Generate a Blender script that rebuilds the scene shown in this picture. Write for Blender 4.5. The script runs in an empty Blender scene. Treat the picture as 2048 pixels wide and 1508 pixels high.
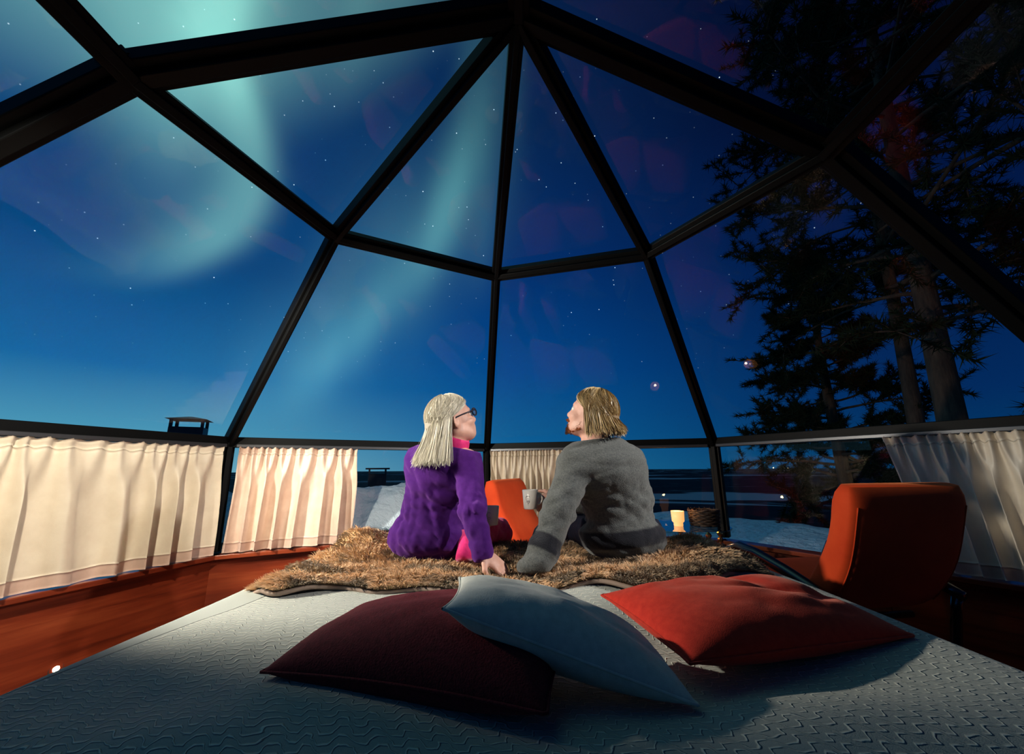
import bpy, bmesh, math, random
import numpy as np
from mathutils import Vector, Matrix

random.seed(7)
RNG = np.random.default_rng(7)
SC = bpy.context.scene
COL = SC.collection
PI = math.pi

# ------------------------------------------------------------------ camera
cam_d = bpy.data.cameras.new('camera')
cam_d.sensor_fit = 'HORIZONTAL'
cam_d.sensor_width = 36.0
cam_d.lens = 806.8 / 2048 * 36.0
cam_d.clip_start = 0.02
cam_d.clip_end = 20000
cam = bpy.data.objects.new('camera', cam_d)
COL.objects.link(cam)
cam.matrix_world = (Matrix.Translation((0, 0, 1.0)) @ Matrix.Rotation(PI / 2 + 0.22454, 4, 'X')
                    @ Matrix.Rotation(-0.00722, 4, 'Z'))
SC.camera = cam
SC.view_settings.view_transform = 'Standard'
SC.view_settings.look = 'None'
SC.view_settings.gamma = 1.0
SC.view_settings.use_curve_mapping = False
SC.view_settings.exposure = 0.0
SC.cycles.max_bounces = 5
SC.cycles.diffuse_bounces = 2
SC.cycles.glossy_bounces = 2
SC.cycles.transmission_bounces = 2


# ------------------------------------------------------------------ node expressions
class NX:
    """tiny expression wrapper around shader math nodes"""
    def __init__(s, nt, sock):
        s.nt, s.s = nt, sock

    def _m(s, op, *a):
        n = s.nt.nodes.new('ShaderNodeMath')
        n.operation = op
        for i, v in enumerate((s,) + a):
            if isinstance(v, NX):
                s.nt.links.new(v.s, n.inputs[i])
            else:
                n.inputs[i].default_value = v
        return NX(s.nt, n.outputs[0])

    def __add__(s, o): return s._m('ADD', o)
    __radd__ = __add__
    def __sub__(s, o): return s._m('SUBTRACT', o)
    def __rsub__(s, o): return (s * -1) + o
    def __mul__(s, o): return s._m('MULTIPLY', o)
    __rmul__ = __mul__
    def __truediv__(s, o): return s._m('DIVIDE', o)
    def sin(s): return s._m('SINE')
    def abs(s): return s._m('ABSOLUTE')
    def frac(s): return s._m('FRACT')
    def floor(s): return s._m('FLOOR')
    def pow(s, p): return s._m('POWER', p)
    def max(s, o): return s._m('MAXIMUM', o)
    def min(s, o): return s._m('MINIMUM', o)
    def gt(s, o): return s._m('GREATER_THAN', o)
    def atan2(s, o): return s._m('ARCTAN2', o)
    def asin(s): return s._m('ARCSINE')
    def exp(s): return s._m('EXPONENT')

    def gauss(s, w):
        q = s / w
        return (q * q * -1).exp()

    def step(s, a, b):
        n = s.nt.nodes.new('ShaderNodeMapRange')
        n.interpolation_type = 'SMOOTHSTEP'
        s.nt.links.new(s.s, n.inputs[0])
        n.inputs[1].default_value = a
        n.inputs[2].default_value = b
        return NX(s.nt, n.outputs[0])


def noise(nt, vec, scale, detail=3, rough=0.5, out=0, dist=0.0):
    n = nt.nodes.new('ShaderNodeTexNoise')
    n.inputs['Scale'].default_value = scale
    n.inputs['Detail'].default_value = detail
    n.inputs['Roughness'].default_value = rough
    n.inputs['Distortion'].default_value = dist
    if vec is not None:
        nt.links.new(vec, n.inputs['Vector'])
    return NX(nt, n.outputs[out])


def comb(nt, x, y, z):
    n = nt.nodes.new('ShaderNodeCombineXYZ')
    for i, v in enumerate((x, y, z)):
        if isinstance(v, NX):
            nt.links.new(v.s, n.inputs[i])
        else:
            n.inputs[i].default_value = v
    return n.outputs[0]


def ramp(nt, fac, stops, interp='LINEAR'):
    n = nt.nodes.new('ShaderNodeValToRGB')
    cr = n.color_ramp
    cr.interpolation = interp
    while len(cr.elements) < len(stops):
        cr.elements.new(0.5)
    for e, (p, c) in zip(cr.elements, stops):
        e.position = p
        e.color = (*c, 1)
    nt.links.new(fac.s if isinstance(fac, NX) else fac, n.inputs[0])
    return n.outputs[0]


def mixc(nt, fac, a, b, mode='MIX'):
    n = nt.nodes.new('ShaderNodeMix')
    n.data_type = 'RGBA'
    n.blend_type = mode
    n.clamp_factor = False
    for sock, v in ((n.inputs[0], fac), (n.inputs[6], a), (n.inputs[7], b)):
        if isinstance(v, NX):
            nt.links.new(v.s, sock)
        elif isinstance(v, (int, float)):
            sock.default_value = v
        elif isinstance(v, tuple):
            sock.default_value = (*v, 1)
        else:
            nt.links.new(v, sock)
    return n.outputs[2]


# ------------------------------------------------------------------ world: polar twilight, aurora, stars
def build_world():
    w = bpy.data.worlds.new('night_sky')
    SC.world = w
    w.use_nodes = True
    w.cycles.sampling_method = 'MANUAL'
    w.cycles.sample_map_resolution = 512
    nt = w.node_tree
    nt.nodes.clear()
    tc = nt.nodes.new('ShaderNodeTexCoord')
    sp = nt.nodes.new('ShaderNodeSeparateXYZ')
    nt.links.new(tc.outputs['Generated'], sp.inputs[0])
    x, y, z = (NX(nt, sp.outputs[i]) for i in range(3))
    D = 57.29578
    az = x.atan2(y) * D
    el = z.max(-1.0).min(1.0).asin() * D
    e = (el / 90.0).max(0.0)
    # afterglow lies to the left of the view
    glow = ((az + 75.0) / D)._m('COSINE')
    tl = glow.step(0.2, 0.93)
    tr = (glow * -1).step(-0.42, 0.55)
    left = ramp(nt, e, [(0.0, (.16, .42, .53)), (.05, (.07, .31, .48)), (.12, (.005, .135, .37)), (.26, (.001, .058, .21)),
                        (.45, (.002, .045, .16)), (.8, (.002, .02, .08))])
    mid = ramp(nt, e, [(0.0, (.012, .155, .33)), (.05, (.004, .115, .32)), (.15, (.001, .07, .28)), (.30, (.001, .033, .17)),
                       (.50, (.002, .02, .09)), (.8, (.002, .012, .05))])
    right = ramp(nt, e, [(0.0, (.001, .045, .14)), (.08, (.0008, .024, .115)), (.25, (.0006, .010, .065)), (.45, (.0008, .0035, .026)),
                         (.8, (.0008, .0025, .016))])
    base = mixc(nt, tl, mid, left)
    base = mixc(nt, tr, base, right)
    # aurora
    vec = comb(nt, az * 0.09, el * 0.012, 0.0)
    ray = noise(nt, vec, 1.0, 1, .55).step(.28, .72) * .75 + .35
    soft = noise(nt, comb(nt, az * .035, el * .03, 3.0), 1.0, 1, .5).step(.25, .75) * .8 + .4
    # veil 1: broad bank high on the left with a fold reaching down
    q = (el - 30.0).max(-14.0).min(14.0)
    c1 = az + 36.9 - q * .30 + q * q * .048                 # centre line of the fold: it swings left at its foot
    edge = (c1.max(0.0) / 2.6) * (c1.max(0.0) / 2.6) + (c1.min(0.0) / 4.2) * (c1.min(0.0) / 4.2)
    fold1 = (edge * -1).exp() * el.step(17, 27) * (1 - el.step(42, 60) * .7)
    up = el - (az + 44.0).max(0.0) * .62
    bank = up.step(29, 44) * (az + 55).gauss(48.0) * 1.2
    bank2 = (az + 45).gauss(5.0) * el.step(20, 36) * .35
    # veil 2: slanting fold through the middle
    c2 = az + 5.0 + (el * -1 + 48).max(0.0).pow(1.35) * .165
    fold2 = c2.gauss(3.6) * el.step(3, 22) * (1 - el.step(36, 62) * .75) * .62
    wide2 = (c2 + 3.0).gauss(9.0) * el.step(2, 14) * (1 - el.step(28, 50)) * .42
    c3 = az + 1.0 + (el * -1 + 48).max(0.0) * .16
    fold3 = c3.gauss(3.0) * el.step(20, 36) * .26
    A1 = (fold1 * .92 + bank * soft * .85 + bank2) * (ray * .4 + .55)
    A2 = (fold2 + wide2 + fold3) * ray
    base = mixc(nt, A1 * .55, base, (.30, .74, .56), 'ADD')
    base = mixc(nt, A2 * .44, base, (.18, .56, .46), 'ADD')
    # stars
    for sc_, th, br in ((62.0, .085, 1.0),):
        v = nt.nodes.new('ShaderNodeTexVoronoi')
        v.inputs['Scale'].default_value = sc_
        nt.links.new(tc.outputs['Generated'], v.inputs['Vector'])
        d = NX(nt, v.outputs['Distance'])
        sc3 = nt.nodes.new('ShaderNodeSeparateColor')
        nt.links.new(v.outputs['Color'], sc3.inputs[0])
        rnd = NX(nt, sc3.outputs[0])
        st = (1 - d.step(th * .3, th)) * rnd.pow(3.5) * br * 1.7 * el.step(8, 25)
        base = mixc(nt, st, base, (.75, .9, 1.0), 'ADD')
    bg = nt.nodes.new('ShaderNodeBackground')
    nt.links.new(base, bg.inputs[0])
    bg.inputs[1].default_value = 1.0
    out = nt.nodes.new('ShaderNodeOutputWorld')
    nt.links.new(bg.outputs[0], out.inputs[0])


build_world()


def spot(name, loc, target, energy, color, size, blend=.4, radius=.05):
    l = bpy.data.lights.new(name, 'SPOT')
    l.energy = energy
    l.color = color
    l.spot_size = math.radians(size)
    l.spot_blend = blend
    l.shadow_soft_size = radius
    o = bpy.data.objects.new(name, l)
    COL.objects.link(o)
    o.location = loc
    o.rotation_euler = (Vector(target) - Vector(loc)).to_track_quat('-Z', 'Y').to_euler()
    return o


# spots out of view: left key and right arch inferred, others added as fill
spot('left_key_light', (-1.95, 1.36, 1.58), (-.30, 2.60, .80), 265, (1.0, .92, .78), 103, .42, .04)  # key inferred from the lit left sides; kind of lamp unknown
spot('gap_fill_light', (-1.10, .45, 2.10), (.05, 2.15, .85), 120, (1.0, .90, .76), 22, .6, .03)  # added spot without a known lamp, brightens the mug between the people
spot('curtain_fill_light', (-1.15, .50, 2.10), (-1.75, 2.60, .80), 215, (1.0, .90, .72), 70, .5, .04)  # extra spot added to keep the left curtains bright, no source known there
spot('arch_light', (1.72, 1.10, 1.96), (-.12, 2.00, 1.12), 170, (1.0, .95, .90), 54, .45, .03)


# ------------------------------------------------------------------ materials
def mat(name, base=(.5, .5, .5), rough=.6, metal=0.0, spec=.5, sheen=0.0, coat=0.0, fn=None, emit=None, estr=0.0, sheen_tint=None):
    m = bpy.data.materials.new(name)
    m.use_nodes = True
    nt = m.node_tree
    b = nt.nodes['Principled BSDF']
    b.inputs['Base Color'].default_value = (*base, 1)
    b.inputs['Roughness'].default_value = rough
    b.inputs['Metallic'].default_value = metal
    b.inputs['Specular IOR Level'].default_value = spec
    b.inputs['Sheen Weight'].default_value = sheen
    if sheen_tint:
        b.inputs['Sheen Tint'].default_value = (*sheen_tint, 1)
    b.inputs['Coat Weight'].default_value = coat
    if emit:
        b.inputs['Emission Color'].default_value = (*emit, 1)
        b.inputs['Emission Strength'].default_value = estr
    if fn:
        fn(nt, b)
    return m


def ocoord(nt, scale=None, gen='Object'):
    tc = nt.nodes.new('ShaderNodeTexCoord')
    if scale is None:
        return tc.outputs[gen]
    mp = nt.nodes.new('ShaderNodeMapping')
    mp.inputs['Scale'].default_value = scale
    nt.links.new(tc.outputs[gen], mp.inputs[0])
    return mp.outputs[0]


def bump(nt, b, h, strength=.3, dist=.01):
    n = nt.nodes.new('ShaderNodeBump')
    n.inputs['Strength'].default_value = strength
    n.inputs['Distance'].default_value = dist
    nt.links.new(h.s, n.inputs['Height'])
    nt.links.new(n.outputs[0], b.inputs['Normal'])


def cloth_fn(c0, c1, scale=60, bstr=.25, weave=420):
    def fn(nt, b):
        v = ocoord(nt)
        n1 = noise(nt, v, scale, 4, .6)
        nt.links.new(ramp(nt, n1, [(.3, c0), (.7, c1)]), b.inputs['Base Color'])
        n2 = noise(nt, v, weave, 2, .6)
        bump(nt, b, n2, bstr, .003)
    return fn


def wood_fn(c0, c1, c2, axis):
    def fn(nt, b):
        sc_ = [9.0, 9.0, 9.0]
        sc_[axis] = .55
        v = ocoord(nt, (3, 3, 55) if axis == 0 else (.9, .9, 16))
        n1 = noise(nt, v, 1.0, 5, .62, dist=.6)
        nt.links.new(ramp(nt, n1, [(.28, c0), (.5, c1), (.74, c2)]), b.inputs['Base Color'])
    return fn


def knit_fn(nt, b):
    tc = nt.nodes.new('ShaderNodeTexCoord')
    sp = nt.nodes.new('ShaderNodeSeparateXYZ')
    nt.links.new(tc.outputs['Object'], sp.inputs[0])
    x, y = NX(nt, sp.outputs[0]), NX(nt, sp.outputs[1])
    v = tc.outputs['Object']
    wob = noise(nt, v, 9, 3, .6)
    wob2 = noise(nt, v, 30, 2, .6)
    # saw-tooth threads running across the bed, drifting from row to row
    tri = ((x * 19.0 + y * 8.0 + wob2 * .35 + wob * 1.2).frac() - .5).abs() * 2.0
    row = (y * 50.0 + wob * 1.6 + wob2 * .35 + tri.step(.2, .8) * .9).frac()
    line = 1 - ((row - .5).abs() * 2.0).step(.06, .38)
    xs = x + .784 + (1.577 - y) * .22
    band = (xs * -1).step(-.006, .004)
    line = line * (1 - band)
    fine = noise(nt, v, 520, 2, .6)
    nt.links.new(mixc(nt, line, (.32, .34, .305), (.64, .64, .55)), b.inputs['Base Color'])
    seam = xs.abs().step(.002, .007)
    bump(nt, b, line * .8 + fine * .16 + seam * .9, .8, .008)


M = {}
M['black'] = mat('black_aluminium', (.0025, .0028, .003), .5, .0, .1)
M['strip'] = mat('grey_aluminium_strip', (.06, .062, .068), .35, .6)
M['cherry'] = mat('cherry_wood', (.25, .05, .02), .28, 0, .5, coat=.35, fn=wood_fn((.075, .010, .005), (.21, .032, .011), (.33, .066, .022), 1))
M['floorwood'] = mat('floor_wood', (.2, .04, .02), .35, 0, .5, coat=.2, fn=wood_fn((.07, .012, .005), (.16, .028, .01), (.24, .05, .018), 1))
M['darkwood'] = mat('black_stained_wood', (.010, .009, .009), .25, 0, .5, coat=.4)
M['curtain'] = mat('cream_satin', (.80, .70, .54), .42, 0, .45, sheen=.3, fn=cloth_fn((.74, .63, .48), (.84, .74, .58), 9, .12, 300))
M['rose'] = mat('peach_satin', (.76, .56, .44), .40, 0, .45, sheen=.3, fn=cloth_fn((.68, .48, .37), (.80, .62, .49), 9, .12, 300))
M['hem'] = mat('rose_cream_hem', (.66, .45, .35), .5, 0, .4, sheen=.3, fn=cloth_fn((.58, .40, .31), (.70, .50, .40), 12, .12, 300))
M['bed'] = mat('zigzag_bedspread', (.6, .6, .5), .85, 0, .2, sheen=.15, fn=knit_fn)
M['valance'] = mat('pale_mattress_side', (.5, .49, .43), .85, 0, .2, fn=cloth_fn((.45, .44, .38), (.55, .53, .47)))
M['burgundy'] = mat('burgundy_weave', (.16, .012, .02), .85, 0, .2, sheen=.25, sheen_tint=(.8, .2, .25), fn=cloth_fn((.060, .004, .007), (.130, .010, .016), 110, .5, 260))
M['white'] = mat('pale_grey_wool', (.62, .62, .56), .9, 0, .15, sheen=.2, fn=cloth_fn((.58, .60, .54), (.70, .71, .64), 60, .2))
M['redcush'] = mat('scarlet_wool', (.62, .035, .018), .85, 0, .15, sheen=.3, sheen_tint=(1, .4, .3), fn=cloth_fn((.42, .018, .010), (.54, .032, .016), 60, .2))
M['velvet'] = mat('orange_red_velvet', (.66, .06, .012), .75, 0, .15, sheen=.4, sheen_tint=(1, .33, .12), fn=cloth_fn((.58, .045, .009), (.70, .068, .014), 7, .1))
M['fur_skin'] = mat('fur_backing', (.16, .10, .06), .95, 0, .1, fn=cloth_fn((.30, .17, .08), (.55, .34, .17), 14, .3))
M['lining'] = mat('taupe_lining', (.30, .22, .17), .7, 0, .3)
M['skin'] = mat('skin', (.72, .40, .30), .5, 0, .4, fn=cloth_fn((.66, .35, .26), (.76, .44, .34), 40, .05))
M['fleece'] = mat('purple_fleece', (.085, .016, .20), .9, 0, .1, sheen=.35, sheen_tint=(.7, .3, 1), fn=cloth_fn((.046, .007, .115), (.064, .011, .15), 50, .25))
M['pink'] = mat('hot_pink_cloth', (.75, .02, .18), .7, 0, .2, sheen=.2, fn=cloth_fn((.66, .015, .15), (.80, .03, .21), 60, .1))
def sweater_fn(nt, b):
    v = ocoord(nt)
    at = nt.nodes.new('ShaderNodeAttribute')
    at.attribute_name = 'stripe'
    wool = ramp(nt, noise(nt, v, 150, 4, .6), [(.3, (.062, .068, .068)), (.7, (.125, .132, .124))])
    nt.links.new(mixc(nt, NX(nt, at.outputs['Fac']), wool, (.011, .012, .017)), b.inputs['Base Color'])
    bump(nt, b, noise(nt, v, 230, 2, .6), .8, .003)


M['sweater'] = mat('grey_wool_with_dark_stripes', (.1, .1, .1), .95, 0, .1, sheen=.25, fn=sweater_fn)
M['navy'] = mat('dark_trousers', (.012, .016, .03), .9, 0, .1, fn=cloth_fn((.010, .013, .025), (.016, .02, .036)))
M['hair_w'] = mat('platinum_hair', (.30, .27, .21), .7, 0, .5, sheen=.1)
M['hair_m'] = mat('sandy_hair', (.20, .13, .06), .7, 0, .5, sheen=.1)
M['beard'] = mat('ginger_beard', (.36, .15, .05), .8)
M['mug'] = mat('white_glaze', (.78, .76, .70), .2, 0, .5, coat=.3)
M['ink'] = mat('grey_print', (.25, .25, .26), .5)
M['lens'] = mat('dark_spectacle_frame', (.02, .018, .03), .2)
M['wicker'] = mat('dark_wicker', (.03, .018, .012), .6, 0, .4)
M['copper'] = mat('amber_mirror_bead', (.85, .40, .17), .12, .9)
M['candle'] = mat('glowing_candle_glass', (.9, .55, .3), .5, emit=(1.0, .42, .13), estr=1.15)
M['flame'] = mat('candle_flame', (1, .7, .3), .5, emit=(1.0, .66, .28), estr=9.0)
M['wax'] = mat('candle_wax', (.85, .75, .62), .5)
M['led'] = mat('lamp_lens', (1, .8, .6), .4, emit=(1.0, .74, .45), estr=55.0)
M['snow'] = mat('snow', (.66, .78, .88), .8, 0, .3, fn=lambda nt, b: bump(nt, b, noise(nt, ocoord(nt), 5.0, 5, .6), .8, .12))
M['bark'] = mat('pine_bark', (.09, .05, .03), .9, fn=lambda nt, b: (
    nt.links.new(ramp(nt, noise(nt, ocoord(nt, (9, 9, 2.2)), 1.0, 5, .65), [(.3, (.022, .013, .009)), (.6, (.10, .052, .03)), (.8, (.15, .085, .05))]), b.inputs['Base Color']),
    bump(nt, b, noise(nt, ocoord(nt, (12, 12, 3)), 1.0, 4, .6), .8, .03)))
M['needle'] = mat('pine_needles', (.012, .020, .007), .8, 0, .15)
M['metal_dark'] = mat('sooty_sheet_metal', (.035, .035, .04), .5, .3)


def glass_mat(name, refl=1.0, tint=(1, 1, 1)):
    m = bpy.data.materials.new(name)
    m.use_nodes = True
    nt = m.node_tree
    nt.nodes.clear()
    tr = nt.nodes.new('ShaderNodeBsdfTransparent')
    tr.inputs[0].default_value = (*tint, 1)
    gl = nt.nodes.new('ShaderNodeBsdfGlossy')
    gl.inputs['Roughness'].default_value = .0
    fr = nt.nodes.new('ShaderNodeFresnel')
    fr.inputs['IOR'].default_value = 1.45
    # the inner and outer face both stand in the pane, so each face takes its own Fresnel share
    gm = nt.nodes.new('ShaderNodeNewGeometry')
    f = NX(nt, fr.outputs[0]) * refl * (1 - NX(nt, gm.outputs['Backfacing']))
    mx = nt.nodes.new('ShaderNodeMixShader')
    nt.links.new(f.s, mx.inputs[0])
    nt.links.new(tr.outputs[0], mx.inputs[1])
    nt.links.new(gl.outputs[0], mx.inputs[2])
    o = nt.nodes.new('ShaderNodeOutputMaterial')
    nt.links.new(mx.outputs[0], o.inputs[0])
    return m


M['glass'] = glass_mat('window_glass', .65, (.985, .99, .99))
M['tableglass'] = glass_mat('table_glass', 1.6, (.72, .86, .86))


# ------------------------------------------------------------------ object helpers
def tag(o, label=None, cat=None, group=None, kind=None):
    if label: o['label'] = label
    if cat: o['category'] = cat
    if group: o['group'] = group
    if kind: o['kind'] = kind
    return o


def link(name, me, m=None, parent=None, smooth=False):
    if m is not None:
        for q in (m if isinstance(m, (list, tuple)) else [m]):
            me.materials.append(M[q])
    if smooth:
        me.polygons.foreach_set('use_smooth', [True] * len(me.polygons))
    o = bpy.data.objects.new(name, me)
    COL.objects.link(o)
    if parent is not None:
        o.parent = parent
        o.matrix_parent_inverse = parent.matrix_world.inverted() if False else Matrix.Identity(4)
    return o


def np_mesh(name, V, F):
    """V (n,3), F (m,k) -> mesh"""
    V = np.asarray(V, np.float32)
    F = np.asarray(F, np.int32)
    me = bpy.data.meshes.new(name)
    me.vertices.add(len(V))
    me.vertices.foreach_set('co', V.ravel())
    k = F.shape[1]
    me.loops.add(F.size)
    me.loops.foreach_set('vertex_index', F.ravel())
    me.polygons.add(len(F))
    me.polygons.foreach_set('loop_start', np.arange(len(F), dtype=np.int32) * k)
    me.polygons.foreach_set('loop_total', np.full(len(F), k, np.int32))
    me.update(calc_edges=True)
    me.validate()
    return me


def bm_obj(name, bm, m, parent=None, smooth=False, recalc=True):
    if recalc:
        bmesh.ops.recalc_face_normals(bm, faces=bm.faces[:])
    me = bpy.data.meshes.new(name)
    bm.to_mesh(me)
    bm.free()
    return link(name, me, m, parent, smooth)


def empty(name, loc=(0, 0, 0), rz=0.0):
    o = bpy.data.objects.new(name, None)
    o.empty_display_size = .1
    COL.objects.link(o)
    o.location = loc
    o.rotation_euler = (0, 0, rz)
    return o


def box(bm, c, s, R=None, bev=0.0):
    r = bmesh.ops.create_cube(bm, size=1.0)
    vs = r['verts']
    bmesh.ops.scale(bm, vec=s, verts=vs)
    if bev:
        es = list({e for v in vs for e in v.link_edges})
        rr = bmesh.ops.bevel(bm, geom=es, offset=bev, segments=2, affect='EDGES', profile=.5)
        vs = list({v for f in rr['faces'] for v in f.verts} | {v for v in vs if v.is_valid})
    if R is not None:
        bmesh.ops.transform(bm, matrix=R.to_4x4(), verts=vs)
    bmesh.ops.translate(bm, vec=c, verts=vs)
    return vs


def tube(bm, pts, radii, n=8, cap=True):
    pts = [Vector(p) for p in pts]
    if isinstance(radii, (int, float)):
        radii = [radii] * len(pts)
    rings = []
    prev = None
    for i, p in enumerate(pts):
        t = (pts[min(i + 1, len(pts) - 1)] - pts[max(i - 1, 0)]).normalized()
        if prev is None:
            a = Vector((0, 0, 1)) if abs(t.z) < .9 else Vector((1, 0, 0))
            u = t.cross(a).normalized()
        else:
            u = (prev - t * prev.dot(t)).normalized()
        prev = u
        v = t.cross(u)
        rings.append([bm.verts.new(p + (u * math.cos(2 * PI * k / n) + v * math.sin(2 * PI * k / n)) * radii[i]) for k in range(n)])
    for a, b in zip(rings, rings[1:]):
        for k in range(n):
            bm.faces.new((a[k], a[(k + 1) % n], b[(k + 1) % n], b[k]))
    if cap:
        bm.faces.new(rings[0][::-1])
        bm.faces.new(rings[-1])


def lathe(bm, prof, n=32, c=(0, 0, 0), closed=False):
    rings = []
    for r, z in prof:
        rings.append([bm.verts.new((c[0] + r * math.cos(2 * PI * k / n), c[1] + r * math.sin(2 * PI * k / n), c[2] + z)) for k in range(n)])
    pairs = list(zip(rings, rings[1:]))
    if closed:
        pairs.append((rings[-1], rings[0]))
    for a, b in pairs:
        for k in range(n):
            bm.faces.new((a[k], a[(k + 1) % n], b[(k + 1) % n], b[k]))
    if not closed:
        if prof[0][0] > 1e-6: bm.faces.new(rings[0][::-1])
        if prof[-1][0] > 1e-6: bm.faces.new(rings[-1])


def prism(name, poly, n, th, m, parent=None):
    """flat polygon (3D points) given thickness th along n"""
    bm = bmesh.new()
    a = [bm.verts.new(Vector(p)) for p in poly]
    b = [bm.verts.new(Vector(p) + Vector(n) * th) for p in poly]
    bm.faces.new(a)
    bm.faces.new(b[::-1])
    for i in range(len(a)):
        j = (i + 1) % len(a)
        bm.faces.new((a[i], b[i], b[j], a[j]))
    return bm_obj(name, bm, m, parent)


# ------------------------------------------------------------------ the glass igloo: geometry
CX, CY = .036, 1.255
RW, RR = 2.65, 1.372
Z_SILL, Z_RAIL, Z_RING, Z_TOP = .476, 1.199, 2.349, 2.811
ANG = [math.radians(a) for a in (185.813, 141.497, 96.056, 52.249, 9.488)]
wv = [Vector((CX + RW * math.cos(a), CY + RW * math.sin(a), 0)) for a in ANG]
rv = [Vector((CX + RR * math.cos(a), CY + RR * math.sin(a), Z_RING)) for a in ANG]
TOP = Vector((CX, CY, Z_TOP))
YB = -1.75                                  # back wall behind the bed
wbl, wbr = Vector((wv[0].x, YB, 0)), Vector((wv[4].x, YB, 0))
rbl, rbr = Vector((rv[0].x + .03, YB, Z_RING)), Vector((rv[4].x - .05, YB, Z_RING))
TB = Vector((CX, YB, Z_TOP))


def z(v, h):
    return Vector((v.x, v.y, h))


CEN = Vector((CX, CY, 1.0))
n_trim = [0]


def beam(p0, p1, w, d, out, ridge=True, ext=0.0):
    """hollow-section bar with an inner cover ridge; its outer face lies on the glass"""
    p0, p1, out = Vector(p0), Vector(p1), Vector(out)
    t = (p1 - p0).normalized()
    p0 = p0 - t * ext
    p1 = p1 + t * ext
    o = (out - t * out.dot(t)).normalized()
    s = t.cross(o)
    R = Matrix((s, o, t)).transposed()
    L = (p1 - p0).length
    bm = bmesh.new()
    box(bm, (p0 + p1) / 2 - o * (d / 2 - .01), (w, d, L), R, .004)
    if ridge:
        box(bm, (p0 + p1) / 2 - o * (d + .002), (w * .42, .03, L * .995), R, .004)
    n_trim[0] += 1
    ob = bm_obj('trim_%d' % n_trim[0], bm, 'black')
    return tag(ob, kind='structure')


n_win = [0]


def pane(pts):
    pts = [Vector(p) for p in pts]
    c = sum(pts, Vector()) / len(pts)
    n = (pts[1] - pts[0]).cross(pts[2] - pts[0]).normalized()
    if n.dot(c - CEN) < 0: n = -n
    n_win[0] += 1
    o = prism('window_%d' % n_win[0], pts, n, .010, 'glass')
    return tag(o, kind='structure')


ring = [rbl] + rv + [rbr]
wall = [wbl] + wv + [wbr]
# ring, ribs, rails and posts
for i in range(4):
    mid = (rv[i] + rv[i + 1]) / 2 - CEN
    beam(rv[i], rv[i + 1], .078, .07, mid)
    a, b = wv[i], wv[i + 1]
    outw = (a + b) / 2 - Vector((CX, CY, 0))
    rl = beam(z(a, Z_RAIL), z(b, Z_RAIL), .072, .085, outw, ridge=False)
    # slim grey aluminium track under the rail, on the room side
    t = (b - a).normalized()
    o = outw.normalized()
    bm = bmesh.new()
    R = Matrix((o, t, Vector((0, 0, 1)))).transposed()
    box(bm, (a + b) / 2 + Vector((0, 0, Z_RAIL - .026)) - o * .088, (.022, (b - a).length - .14, .022), R, .003)
    bm_obj('curtain_track', bm, 'strip', rl)
for i in (1, 2, 3):
    beam(TOP, rv[i], .062, .07, rv[i] - CEN + Vector((0, 0, 1)))
    beam(rv[i], z(wv[i], Z_RAIL), .060, .07, wv[i] - Vector((CX, CY, 0)) + Vector((0, 0, .8)))
    beam(z(wv[i], Z_RAIL), z(wv[i], Z_SILL), .075, .075, wv[i] - Vector((CX, CY, 0)))
for i, s in ((0, -1), (4, 1)):
    beam(TOP, rv[i], .118, .055, Vector((s * .45, 0, 1)), ext=.05)
    beam(rv[i], z(wv[i], Z_RAIL), .118, .055, Vector((s, 0, .9)), ext=.05)
    beam(z(wv[i], Z_RAIL), z(wv[i], Z_SILL), .12, .10, Vector((s, 0, 0)))
# straight rear bay over the bed head
beam(rv[0], rbl, .085, .08, Vector((-1, 0, 1)))
beam(rv[4], rbr, .085, .08, Vector((1, 0, 1)))
beam(TOP, TB, .085, .08, Vector((0, 0, 1)))
beam(z(wv[0], Z_RAIL), z(wbl, Z_RAIL), .072, .085, Vector((-1, 0, 0)))
beam(z(wv[4], Z_RAIL), z(wbr, Z_RAIL), .072, .085, Vector((1, 0, 0)))
for w_, r_, s in ((wbl, rbl, -1), (wbr, rbr, 1)):
    beam(r_, z(w_, Z_RAIL), .10, .09, Vector((s, 0, .9)))
    beam(TB, r_, .10, .09, Vector((s * .45, 0, 1)))
    beam(z(w_, Z_RAIL), z(w_, Z_SILL), .10, .09, Vector((s, 0, 0)))
# panes
for i in range(4):
    pane([TOP, rv[i], rv[i + 1]])
    pane([rv[i], z(wv[i], Z_RAIL), z(wv[i + 1], Z_RAIL), rv[i + 1]])
    pane([z(wv[i], Z_RAIL), z(wv[i], Z_SILL), z(wv[i + 1], Z_SILL), z(wv[i + 1], Z_RAIL)])
pane([TOP, rv[0], rbl, TB])
pane([TOP, rv[4], rbr, TB])
pane([rv[0], z(wv[0], Z_RAIL), z(wbl, Z_RAIL), rbl])
pane([rv[4], z(wv[4], Z_RAIL), z(wbr, Z_RAIL), rbr])
pane([z(wv[0], Z_RAIL), z(wv[0], Z_SILL), z(wbl, Z_SILL), z(wbl, Z_RAIL)])
pane([z(wv[4], Z_RAIL), z(wv[4], Z_SILL), z(wbr, Z_SILL), z(wbr, Z_RAIL)])


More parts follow.
